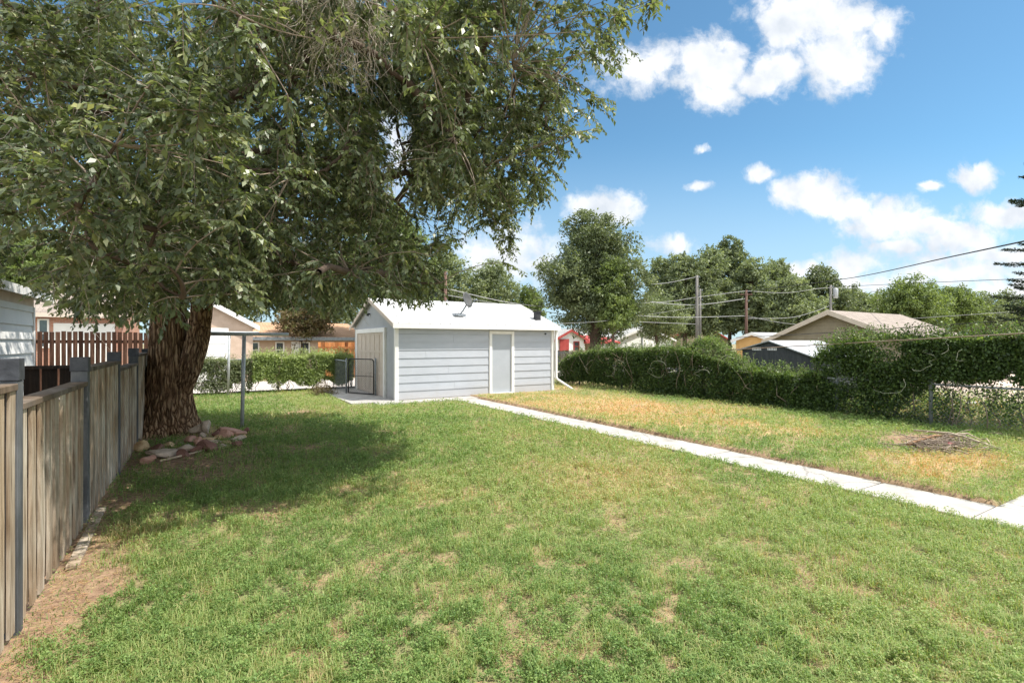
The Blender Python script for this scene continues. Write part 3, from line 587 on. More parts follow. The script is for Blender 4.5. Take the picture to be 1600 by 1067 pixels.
def boards(specs, name, mat, parent, loc=None):
    """specs: list of (x0,x1,y0,y1,z0,z1) boards; slight warp, one tint per board"""
    m = MB(); tn = []
    for s in specs:
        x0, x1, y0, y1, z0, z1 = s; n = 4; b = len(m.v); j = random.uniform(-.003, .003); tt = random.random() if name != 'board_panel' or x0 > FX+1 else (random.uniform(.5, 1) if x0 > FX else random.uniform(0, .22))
        wv = [random.uniform(-.0015, .0015) for _ in range(n+1)]; tw = random.uniform(-.003, .003)
        for i in range(n+1):
            z = z0+(z1-z0)*i/n; o = wv[i]+j*(i/n)
            m.v += [(x0+o, y0+o, z), (x1+o+tw*i/n, y0+o, z), (x1+o-tw*i/n, y1+o, z), (x0+o, y1+o, z)]
        for i in range(n):
            for k in range(4): m.f.append((b+i*4+k, b+i*4+(k+1) % 4, b+(i+1)*4+(k+1) % 4, b+(i+1)*4+k))
        m.f.append((b+3, b+2, b+1, b)); m.f.append((b+n*4, b+n*4+1, b+n*4+2, b+n*4+3)); tn += [tt]*(4*(n+1))
    o = m.build(name, mat, parent, loc=loc)
    if len(o.data.vertices) == len(tn): tint_attr(o, lambda i: tn[i])
    return o
fence = empty('plank_fence', (FX, 8, 0), 'weathered grey brown board fence with dark square posts along the left edge of the lawn', 'fence')
ph = 2.06; ys = [4.06+ph*k for k in range(-1, 8)]
tops = {-1: 1.46, 0: 1.335, 1: 1.46, 2: 1.36, 3: 1.50, 4: 1.40, 5: 1.46, 6: 1.42}
PT = [1.6, 1.605, 1.56, 1.575, 1.60, 1.57, 1.6, 1.58, 1.6]
for i, y in enumerate(ys):
    m = MB(); hx = .05; m.box(FX-hx, y-hx, -.1, FX+.072, y+hx, PT[i]-.13); po = m.build('post', M['post'], fence, bevel=.004)
    m = MB(); m.box(FX-hx-.006, y-hx-.006, PT[i]-.13, FX+.078, y+hx+.006, PT[i]); c_ = m.build('post_cap', M['postcap'], None, bevel=.004, loc=(0, 0, 0)); c_.parent = po; c_.location = Vector((0, 0, 0))-fence.location
    if i == len(ys)-1: break
    zt = tops[i-1]; ya, yb = y+hx+.004, ys[i+1]-hx-.004
    rise = .05 if i in (2,) else 0.0
    sp = []; t = ya+.01
    side = 0
    while t < yb-.05:
        wd = random.uniform(.095, .125) if side == 0 else random.uniform(.13, .16)
        if t+wd > yb: wd = yb-t-.005
        zb = random.uniform(.0, .05) if y < 8 else .0
        if side == 0: sp.append((FX+.044, FX+.059, t, t+wd, zb+.0, zt-.042))
        else: sp.append((FX+.022, FX+.037, t, t+wd, zb+.02, zt-.045))
        t += wd-.022; side = 1-side
    if i < 9: boards(sp, 'board_panel', M['plank'], fence)
    m = MB(); m.box(FX-.055, ya, zt-.04, FX+.075, yb, zt); o = m.build('top_rail', M['rail'], fence, bevel=.004)
    tint_attr(o, lambda k: .6)
    m = MB(); m.box(FX-.03, ya, .22, FX+.019, yb, .31); o = m.build('back_rail', M['rail'], fence); tint_attr(o, lambda k: .4)
# edging plank on the ground
m = MB(); m.box(FX+.09, 4.95, .0, FX+.17, 6.55, .035); o = m.build('edging_plank', M['plank'], None, bevel=.004, loc=(FX+.13, 5.7, 0)); tint_attr(o, lambda k: .7); o.rotation_euler.z = .03
tag(o, 'loose pale timber strip lying on the soil at the foot of the plank fence', 'plank')
# neighbour's black fence seen through the gap between posts
nf_ = empty('black_board_fence', (-2.6, 8.4, 0), 'low black stained board fence in the yard behind the plank fence', 'fence')
ya_ = 8.6
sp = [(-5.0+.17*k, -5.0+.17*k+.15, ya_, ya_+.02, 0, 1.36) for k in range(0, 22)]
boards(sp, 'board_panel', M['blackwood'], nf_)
m = MB(); m.box(-5.0, ya_-.04, 1.36, -1.2, ya_+.06, 1.40); o = m.build('cap_rail', M['blackwood'], nf_); tint_attr(o, lambda k: .5)

# ------------------------------------------------------------------ main elm
TX, TY = -.58, 11.58
tree = empty('elm_tree', (TX, TY, 0), 'large spreading elm with a forked furrowed trunk standing beside the plank fence', 'tree')
def trunk_mesh():
    m = MB(); NS = 96
    def bark_tube(pts, rs, seed, flare=None):
        # dense interpolation
        P_ = []; R_ = []
        K = 14
        for i in range(len(pts)-1):
            for k in range(K):
                t = k/K; a = Vector(pts[max(i-1, 0)]); b = Vector(pts[i]); c = Vector(pts[i+1]); d = Vector(pts[min(i+2, len(pts)-1)])
                q = .5*((2*b)+(c-a)*t+(2*a-5*b+4*c-d)*t*t+(3*b-a-3*c+d)*t**3); P_.append(q); R_.append(rs[i]*(1-t)+rs[i+1]*t)
        P_.append(Vector(pts[-1])); R_.append(rs[-1]); b0 = len(m.v)
        for i, p_ in enumerate(P_):
            t_ = (P_[min(i+1, len(P_)-1)]-P_[max(i-1, 0)]).normalized(); a = t_.cross(Vector((0, 1, 0))).normalized(); c = a.cross(t_)
            for k in range(NS):
                an = 2*math.pi*k/NS; z = p_.z; ca, sa = math.cos(an), math.sin(an)
                r = R_[i]*(1+.09*noise.noise(Vector((ca*1.3+seed, sa*1.3, z*.7))))
                if flare: r *= 1+flare*math.exp(-max(z, 0)/.30)*(.5+.5*abs(math.sin(an*2.5+seed)))
                v1 = noise.noise(Vector((ca*7.5, sa*7.5, z*1.5+seed*3+.6*noise.noise(Vector((ca*2, sa*2, z*3))))))
                rid = abs(v1)*2.6; v2 = abs(noise.noise(Vector((ca*13, sa*13, z*3.4+seed))))
                r += R_[i]*(.17*min(rid, 1)+.06*v2-.09)
                m.v.append(tuple(p_+a*ca*r+c*sa*r))
        for i in range(len(P_)-1):
            for k in range(NS): m.f.append((b0+i*NS+k, b0+i*NS+(k+1) % NS, b0+(i+1)*NS+(k+1) % NS, b0+(i+1)*NS+k))
    # trunk leans slightly, fork at about 0.9 m
    X = lambda dx, z, dy=0: (TX+CS*dx+SN*dy, TY-SN*dx+CS*dy, z)
    bark_tube([X(-.02, -.15), X(0, .3), X(0, .9), X(-.01, 1.5), X(-.01, 2.2), X(-.02, 3.2), X(-.1, 4.6, -.3)], [.40, .365, .335, .305, .28, .24, .17], 1.0, .75)
    bark_tube([X(.08, .25), X(.16, .62), X(.30, .98), X(.43, 1.3), X(.57, 1.85), X(.95, 3.0, -.4), X(1.5, 4.3, -.9)], [.18, .185, .18, .18, .18, .15, .11], 4.0)
    o = m.build('trunk', M['bark'], tree, True); return X
XF = trunk_mesh()

SIL = [(-900, -6000), (1150, -6000), (1065, -200), (1045, 15), (960, 45), (1005, 85), (925, 125), (960, 190), (900, 215), (870, 265), (880, 315), (830, 330), (815, 300), (800, 400), (822, 425), (785, 425), (760, 345), (730, 365), (690, 400), (690, 462), (640, 478), (600, 455), (560, 475), (510, 480), (450, 475), (400, 480), (345, 468), (300, 474), (262, 486), (232, 505), (180, 495), (110, 490), (45, 455), (-60, 440), (-900, 420)]
def crown_points(n):
    out = []; C = np.array([-.35, 8.25, 5.6]); R = np.array([5.6, 5.0, 4.7])
    while sum(len(o) for o in out) < n:
        q = RNG.uniform(-1, 1, (60000, 3)); rr = np.linalg.norm(q, axis=1); q = q[(rr < 1)]; rr = rr[rr < 1]
        E_ = np.array([[-.35, 8.25, 5.6, 5.6, 5.0, 4.7], [3.95, 4.5, 5.9, 1.7, 1.7, 2.2], [3.1, 7.3, 3.9, 1.7, 1.8, 1.7], [2.6, 6.0, 5.2, 2.0, 2.0, 2.2]])
        ch = RNG.choice(4, len(q), p=[.855, .065, .035, .045]); p_ = E_[ch, :3]+q*E_[ch, 3:]
        px, py, Y = proj(p_)
        ok = (Y > 3.3)
        ok &= in_poly(px, py, SIL)
        # clumps and gaps
        nz = np.array([noise.noise(Vector(a)*.75) for a in p_[ok]]); idx = np.where(ok)[0]
        pr = np.clip(.5+2.1*nz, .03, 1)
        pxx, pyy = px[idx], py[idx]
        pr *= np.where((pxx > 585) & (pxx < 640) & (pyy > 170) & (pyy < 320), .10, 1)
        pr *= np.where((pxx > 640) & (pyy > 20), .70, 1)*np.where((pxx > 880) & (pyy > 0), .6, 1)
        pr *= np.where((pxx > 560) & (pyy > 320), .5, 1)
        pr *= np.where((pyy > 0) & (pyy < 520) & (pxx > -60), 1, .28)          # out-of-frame top thinner
        pr *= np.where((pxx < 120) & (pyy > 330), .55, 1)
        pr *= np.where((pxx > 150) & (pxx < 500) & (pyy > 250), 1.0, .8)
        # keep the far right back side thin: sunlight reaches the grass behind the trunk
        bx, by = p_[idx, 0], p_[idx, 1]; pr *= np.where((by > 11.2) & (bx > 1.2), .12, 1)*np.where((bx < -1.9) & (by > 8.6), .06, 1)*np.where((bx < -2.8), .35, 1)*np.where((bx < -.2) & (by > 10.6), .35, 1)
        k = RNG.random(len(idx)) < pr; out.append(p_[idx[k]])
    return np.concatenate(out)[:n]
def grow():
    # limb skeleton (world), starts on the two stems
    nodes = [XF(.03, 2.6), XF(0, 3.2), XF(-.1, 4.6, -.3), XF(.9, 2.6, -.1), XF(1.1, 3.2, -.4), XF(1.5, 4.3, -.9)]
    nodes = [np.array(a) for a in nodes]; root = np.array([TX, TY, 2.0])
    branch = MB()
    def connect(targets, nodes, r0, r1, curve, steps=6, nn=6):
        N_ = np.array(nodes)
        order = np.argsort(np.linalg.norm(targets-root, axis=1)); new = []
        for i in order:
            t = targets[i]; d = np.linalg.norm(N_-t, axis=1); dr = np.linalg.norm(N_-root, axis=1); pen = np.where(dr > np.linalg.norm(t-root), 2.5, 0)
            j = np.argmin(d+pen); a = N_[j]; L_ = np.linalg.norm(t-a)
            mid = (a+t)/2+np.array([0, 0, curve*L_])+RNG.normal(0, .08*L_, 3)
            tt = np.linspace(0, 1, steps)[:, None]; c = a*(1-tt)**2+mid*2*tt*(1-tt)+t*tt**2
            c[1:-1] += RNG.normal(0, .02*L_, (steps-2, 3))
            branch.tube([tuple(q) for q in c], list(np.linspace(r0, r1, steps)), nn, False)
            N_ = np.concatenate([N_, c[1:]])
        return N_
    nd = connect(crown_points(26), nodes, .065, .03, .15, 8, 8)
    nd = connect(crown_points(230), nd, .026, .010, .05, 6, 5)
    branch.build('limb', M['bark2'], tree, True)
    # thin branchlets
    T2 = crown_points(2600); base = np.zeros_like(T2)
    for i in range(0, len(T2), 200):
        d = np.linalg.norm(T2[i:i+200, None]-nd[None], axis=2)+RNG.uniform(0, .25, (min(200, len(T2)-i), len(nd))); base[i:i+200] = nd[np.argmin(d, axis=1)]
    L_ = np.linalg.norm(T2-base, axis=1, keepdims=True); mid = (T2+base)/2+np.array([0, 0, .1])*L_+rnd(len(T2), .09)*L_
    Pb = bez(base, mid, T2, 5); V, Fq = tubes(Pb, np.tile(np.linspace(.009, .004, 5), (len(T2), 1)), 4)
    np_mesh('branchlet', V, Fq, np.full(len(Fq), 4), M['twig'], tree, smooth=True)['kind'] = 'stuff'
    nd2 = np.concatenate([nd[60:], Pb[:, 1:].reshape(-1, 3)])
    # leafy twigs
    NT = 18500; E = crown_points(NT); base = np.zeros_like(E)
    # snap each twig to a nearby node
    for i in range(0, NT, 400):
        d = ((E[i:i+400, None]-nd2[None])**2).sum(2); base[i:i+400] = nd2[np.argmin(d, axis=1)]
    d = E-base; L_ = np.linalg.norm(d, axis=1, keepdims=True)
    E = base+d/np.maximum(L_, 1e-4)*np.clip(L_, .25, .62)
    E[:, 2] -= .10; out = E-np.array([-.3, 9, 0]); out[:, 2] = 0; E += unit(out)*.08
    mid = (E+base)/2+np.array([0, 0, .12])*np.clip(L_, .25, .6)+rnd(NT, .03)
    S = 5; Pt = bez(base, mid, E, S); V, Fq = tubes(Pt[:, ::1], np.tile(np.linspace(.0035, .0015, S), (NT, 1)), 3)
    np_mesh('twig', V, Fq, np.full(len(Fq), 4), M['twig'], tree)['kind'] = 'stuff'
    K = 19; t = (np.arange(K)+.6)/K; t = t[None, :]+RNG.uniform(-.02, .02, (NT, K)); t = np.clip(t, .02, 1)[..., None]
    Pp = base[:, None]*(1-t)**2+mid[:, None]*2*t*(1-t)+E[:, None]*t**2; Tn = unit(2*(1-t)*(mid-base)[:, None]+2*t*(E-mid)[:, None])
    sgn = np.where(np.arange(K) % 2 == 0, 1, -1)[None, :, None]; side = unit(np.cross(Tn, np.array([0, 0, 1.0])))*sgn
    D = Tn*.55+side*.75+RNG.normal(0, .28, (NT, K, 3))+np.array([0, 0, -.45])
    Nn = np.array([0, 0, 1.0])+RNG.normal(0, .55, (NT, K, 3))+np.array(SV)*.3
    C = Pp.reshape(-1, 3); L = RNG.uniform(.048, .086, len(C)); V, _ = leaves(C, D.reshape(-1, 3), Nn.reshape(-1, 3), L, L*RNG.uniform(.42, .55, len(C)))
    tn = np.clip(np.repeat(RNG.uniform(.1, .7, NT), K)+RNG.normal(0, .12, NT*K)+(RNG.random(NT*K) < .02)*.5, 0, 1)
    leaf_obj('crown', V, tn, M['elm'], tree)
    # bare pale dead twigs hanging in tangles
    spots = [(520, 30, 5.6, 90, .5), (545, 80, 5.8, 70, .45), (560, 30, 5.8, 50, .4), (470, 385, 7.5, 46, .5), (430, 400, 7.2, 26, .5), (300, 420, 7.6, 26, .5), (215, 410, 7.2, 20, .5), (250, 250, 6.0, 14, .5), (350, 270, 6.4, 22, .5), (610, 290, 7.6, 40, .8), (400, 330, 6.6, 30, .7), (160, 400, 6.5, 26, .7), (260, 350, 6.2, 20, .6), (560, 200, 6.0, 26, .7), (480, 60, 5.2, 24, .6), (100, 200, 5, 12, .6), (560, 420, 7.0, 26, .6), (200, 70, 4.8, 14, .6), (480, 130, 5.8, 16, .5), (340, 120, 5.2, 14, .6), (680, 180, 6.5, 18, .6)]
    PP = []; 
    cpx, cpy, cY = proj(C)
    for (px, py, Yd, n, rad) in spots:
        near = (np.abs(cpx-px) < 35) & (np.abs(cpy-py) < 35)
        if near.sum() > 20: Yd = float(np.percentile(cY[near], 3 if py < 100 and px > 450 else 14))
        n = int(n*1.2) if py < 100 and px > 450 else int(n*.5); rad = rad*Yd/6.5; c = np.array(P(px, py, Yd)); s = c+RNG.normal(0, rad*.45, (n, 3))+np.array([0, 0, .2]); q = s[:, None]; dirs = unit(rnd(n)*np.array([1, 1, .4])+np.array([0, 0, -.1]))
        pts = [s]; dcur = dirs
        for k in range(8):
            dcur = unit(dcur+rnd(n, .33)+np.array([0, 0, -.20])); pts.append(pts[-1]+dcur*RNG.uniform(.05, .13, (n, 1)))
        PP.append(np.stack(pts, 1))
    PP = np.concatenate(PP); V, Fq = tubes(PP, np.tile(np.linspace(.0036, .0014, PP.shape[1]), (len(PP), 1)), 4)
    np_mesh('dead_twig', V, Fq, np.full(len(Fq), 4), M['deadtwig'], tree, smooth=True)['kind'] = 'stuff'
grow()

# ------------------------------------------------------------------ rocks round the elm
RK = {'pink': noise_mat('pink_sandstone', [(.33, .17, .12), (.55, .34, .26)], 6, rough=.9, bump=.6, bscale=18),
      'ochre': noise_mat('ochre_sandstone', [(.38, .25, .12), (.62, .46, .28)], 6, rough=.9, bump=.6, bscale=18),
      'grey': noise_mat('grey_stone', [(.33, .26, .20), (.56, .46, .37)], 7, rough=.9, bump=.6, bscale=18),
      'maroon': noise_mat('maroon_stone', [(.14, .07, .055), (.26, .14, .11)], 6, rough=.9, bump=.6, bscale=18)}
def rock(loc, size, mat, rz, seed, label, group, name='rock', tilt=.2):
    bm = bmesh.new(); bmesh.ops.create_icosphere(bm, subdivisions=3, radius=1)
    for v in bm.verts:
        d = v.co.copy(); s = 0
        for k in range(12):
            pn = Vector((noise.noise(Vector((k*3.13+seed*7.31, 1.37, 2.41))), noise.noise(Vector((k*5.71, seed*3.93, 4.57))), noise.noise(Vector((2.29, k*4.37+seed, 9.43))))).normalized()
            h = .50+.45*abs(noise.noise(Vector((k+.37, seed+.21, 5.5)))); dd = v.co.dot(pn)
            if dd > h: v.co -= pn*(dd-h)
        v.co *= 1+.10*noise.noise(d*2.3+Vector((seed, 0, 0)))
        v.co = Vector((v.co.x*size[0], v.co.y*size[1], v.co.z*size[2]))
    me = bpy.data.meshes.new(name); bm.to_mesh(me); bm.free(); me.materials.append(mat)
    o = bpy.data.objects.new(name, me); o.location = loc; o.rotation_euler = (random.uniform(-tilt, tilt), random.uniform(-tilt, tilt), rz); link(o)
    return tag(o, label, 'rock', group)
# (px, py of its foot, width px, height px, colour, layer height)
rocks = [(200, 703, 26, 12, 'maroon', 'flat dark red rock at the fence end of the stone border'), (224, 703, 22, 15, 'ochre', 'rounded yellow ochre rock near the fence in the stone border'),
 (232, 722, 22, 13, 'pink', 'pink rock lying alone in front of the stone border by the fence'), (247, 704, 26, 12, 'maroon', 'long dark rock tucked against the elm trunk foot'), (262, 699, 26, 10, 'ochre', 'flat tan slab right under the elm trunk'),
 (256, 713, 44, 15, 'grey', 'long rough pale grey rock in front of the elm trunk'), (290, 704, 30, 11, 'grey', 'flat grey slab right of the long pale rock'), (283, 694, 14, 5, 'grey', 'small thin white slab at the elm foot'),
 (286, 713, 20, 12, 'maroon', 'dark purple rock in the front row below the elm'), (297, 692, 20, 12, 'pink', 'pink rock touching the right foot of the elm'), (309, 695, 13, 15, 'pink', 'upright pink rock right of the elm foot'),
 (307, 707, 18, 12, 'maroon', 'dark rock under the upright pink one'), (322, 689, 26, 8, 'ochre', 'flat tan slab on top of the middle of the heap'), (326, 705, 30, 19, 'maroon', 'large deep red block in the front of the heap'),
 (337, 694, 22, 10, 'grey', 'pale grey slab above the large red block'), (343, 685, 16, 8, 'ochre', 'small cream rock in the middle of the heap'), (348, 700, 16, 9, 'grey', 'small pale rock at the front right of the heap'),
 (354, 684, 18, 16, 'pink', 'bright salmon rock standing up in the heap'), (352, 693, 22, 8, 'ochre', 'flat buff slab under the salmon rock'), (369, 698, 16, 12, 'maroon', 'dark red rock at the front right corner of the heap'),
 (372, 690, 20, 12, 'grey', 'grey pink rock on the right flank of the heap'), (376, 680, 22, 10, 'pink', 'flat pink rock on the right shoulder of the heap'), (362, 675, 32, 9, 'pink', 'broad pink slab capping the top of the heap'),
 (357, 680, 14, 8, 'pink', 'small orange pink rock beneath the capping slab'), (344, 676, 18, 8, 'maroon', 'dark flat rock at the back of the heap'), (338, 681, 16, 9, 'maroon', 'shadowed brown rock behind the cream one'),
 (320, 672, 18, 18, 'grey', 'upright grey rock behind the heap beside the elm'), (308, 674, 20, 11, 'grey', 'dull grey rock between the elm and the upright one'), (381, 686, 10, 9, 'ochre', 'small tan rock at the far right end of the heap'),
 (316, 684, 14, 9, 'grey', 'small brown grey rock at the left of the heap'), (331, 699, 12, 7, 'grey', 'thin pale chip on top of the large red block'), (212, 692, 18, 9, 'maroon', 'brown rock half hidden between the fence and the elm roots'),
 (386, 672, 10, 7, 'maroon', 'small dark stone behind the right end of the heap'), (270, 706, 12, 7, 'grey', 'little grey stone between the long pale rock and the slab')]
for i, (px, py, wpx, hpx, c, lb) in enumerate(rocks):
    row = {True: 0}
    x, y = G(px, max(py+2, 680)); Y = dep(x, y); w_ = wpx*Y/F; h_ = max(hpx*Y/F, .05)
    lift = max(0, (max(py+2, 680)-py-hpx*.0)*Y/F*.75) if py < 678 else 0
    rock((x, y, h_*.42+lift), (w_*.64, w_*.5, h_*.72), RK[c], -YAW+random.uniform(-.4, .4), i*1.7+.3, lb, 'rocks of the stone border round the elm')
M['branchwood'] = noise_mat('bleached_branch', [(.36, .28, .20), (.60, .50, .38)], 10, rough=.85, bump=.3)
def stick(pts, r, label, name='stick', cat='stick', mat=None, group=None):
    m = MB(); loc = pts[0]; n = len(pts); m.tube(pts, [r*(1-.4*i/(n-1)) for i in range(n)], 7)
    return tag(m.build(name, mat or M['branchwood'], None, True, loc=loc), label, cat, group)
a = G(250, 724); b = G(330, 706); c = G(408, 692)
stick([(a[0], a[1], .03), (b[0], b[1], .05), (c[0], c[1], .03)], .016, 'long thin bare branch lying on the grass in front of the rocks')

# ------------------------------------------------------------------ clothes line posts
for (px, py, zt, lb) in ((378, 668, 1.86, 'nearer grey steel clothes line post with a thick round crossbar beside the rock heap'), (356, 621, 2.0, 'farther grey steel clothes line post standing by the back hedge')):
    x, y = G(px, py); t = empty('clothesline_post', (x, y, 0), lb, 'clothesline post', 'clothes line posts on the lawn')
    m = MB(); m.tube([(x, y, -.05), (x+.04, y+.01, zt-.03)], .036, 14); m.build('pole', M['galv'], t, True)
    m = MB(); m.tube([(x-.78, y, zt), (x+.86, y, zt)], .034, 12); m.build('crossbar', M['galv'], t, True)
    for k in (-.6, -.2, .25, .65):
        m = MB(); m.tube([(x+k, y, zt-.03), (x+k, y-.01, zt-.07), (x+k, y+.02, zt-.08)], .005, 6); m.build('line_hook', M['dark'], t)

# ------------------------------------------------------------------ chain link fences and gate
def chain_mesh(ax, a0, a1, c, z0, z1, pitch=.075, r=.0022):
    PP = []; h = z1-z0
    t = a0-h
    while t < a1:
        for s in (1, -1):
            u0, u1 = t, t+h; zz0, zz1 = (z0, z1) if s == 1 else (z1, z0)
            if u0 < a0: zz0 += (a0-u0)/h*(zz1-zz0); u0 = a0
            if u1 > a1: zz1 -= (u1-a1)/h*(zz1-zz0)*h/max(u1-u0, 1e-6) if False else (zz1-(zz0+(zz1-zz0)*(a1-u0)/max(u1-u0, 1e-6))); u1 = a1
            if u1-u0 > .02:
                f = (lambda u, z: (u, c, z)) if ax == 0 else (lambda u, z: (c, u, z)); PP.append([f(u0, zz0), f(u1, zz1)])
        t += pitch
    PP = np.array(PP); return tubes(PP, np.full(PP.shape[:2], r), 3)
def chain_fence(name, ax, a0, a1, c, h, posts, label, post_r=.028, mid=False):
    loc = (a0, c, 0) if ax == 0 else (c, a0, 0); t = empty(name, loc, label, 'fence')
    f = (lambda u, z: (u, c, z)) if ax == 0 else (lambda u, z: (c, u, z))
    V, Fq = chain_mesh(ax, a0, a1, c, .03, h-.02); np_mesh('wire_mesh', V, Fq, np.full(len(Fq), 4), M['steel'], t)
    m = MB(); m.tube([f(a0, h), f(a1, h)], .021, 8); m.build('top_rail', M['steel'], t, True)
    for u, hh in posts:
        m = MB(); m.tube([f(u, -.05), f(u, hh), f(u, hh+.03)], [post_r, post_r, .01], 10); m.build('post', M['steel'], t, True)
    return t
HX = 12.3
chain_fence('chain_link_fence', 1, -1.5, 17.5, HX, .87, [(-.3, 1.7), (1.9, .9), (4.3, 1.5), (6.05, 1.5), (8.2, .9), (10.6, .9), (13, .9), (15.3, .95), (17.5, .95)], 'galvanised chain link fence along the right side of the lawn under the vines', .034)
BY = 19.0
chain_fence('chain_link_fence', 0, -1.0, 4.62, BY, 1.12, [(-1, 1.15), (2.15, 1.15), (4.6, 1.15)], 'low chain link fence behind the clothes line posts under the clipped hedge')
chain_fence('chain_link_fence', 0, 10.3, 12.3, 19.05, 1.2, [(10.35, 1.2)], 'short chain link run between the shed corner and the overgrown fence')
g0 = Vector((3.98, 16.85, 0)); g1 = Vector((4.56, 15.75, 0))
chain_fence('chain_link_fence', 1, 16.95, 19.0, 3.95, 1.08, [(16.93, 1.15)], 'short chain link run from the hedge to the shed gate')
gate = empty('wire_gate', g0, 'narrow wire gate with a round cornered steel frame in front of the garage door', 'gate')
m = MB(); d = (g1-g0).normalized(); U = Vector((0, 0, 1)); L_ = (g1-g0).length-.08
fp = []
for k in range(7): an = math.pi/2*k/6; fp.append(g0+d*(.12-.1*math.cos(an)+.0)+U*(1.16+.10*math.sin(an)-.1))
for k in range(7): an = math.pi/2*k/6; fp.append(g0+d*(L_-.10+.10*math.sin(an))+U*(1.06+.10*math.cos(an)))
fp = [g0+d*.02+U*.07]+fp+[g0+d*L_+U*.07]
m.tube(fp, .019, 8); m.tube([g0+d*.02+U*.07, g0+d*L_+U*.07], .019, 8); m.tube([g0+d*.02+U*.62, g0+d*L_+U*.62], .012, 6); m.build('gate_frame', M['dark'], gate, True)
PP = []
for k in range(26):
    z_a = .07+.045*k
PP = []
n_ = 15
for k in range(-n_, n_*2):
    for s in (1, -1):
        for jj in range(1):
            u0 = k*.08; pts = []
            for q in range(0, 14):
                uu_ = u0+q*.08 if s == 1 else u0-q*.08; zz = .08+q*.08
                if 0.03 < uu_ < L_-.02: pts.append((uu_, zz))
            if len(pts) >= 2: PP.append([tuple(g0+d*pts[0][0]+U*pts[0][1]), tuple(g0+d*pts[-1][0]+U*pts[-1][1])])
V, Fq = tubes(np.array(PP), np.full((len(PP), 2), .003), 3); np_mesh('wire_mesh', V, Fq, np.full(len(Fq), 4), M['steel'], gate)
m = MB(); m.tube([g1+d*.0+Vector((0, 0, -.05)), g1+Vector((0, 0, 1.2))], .03, 8); m.build('hinge_post', M['steel'], gate, True)

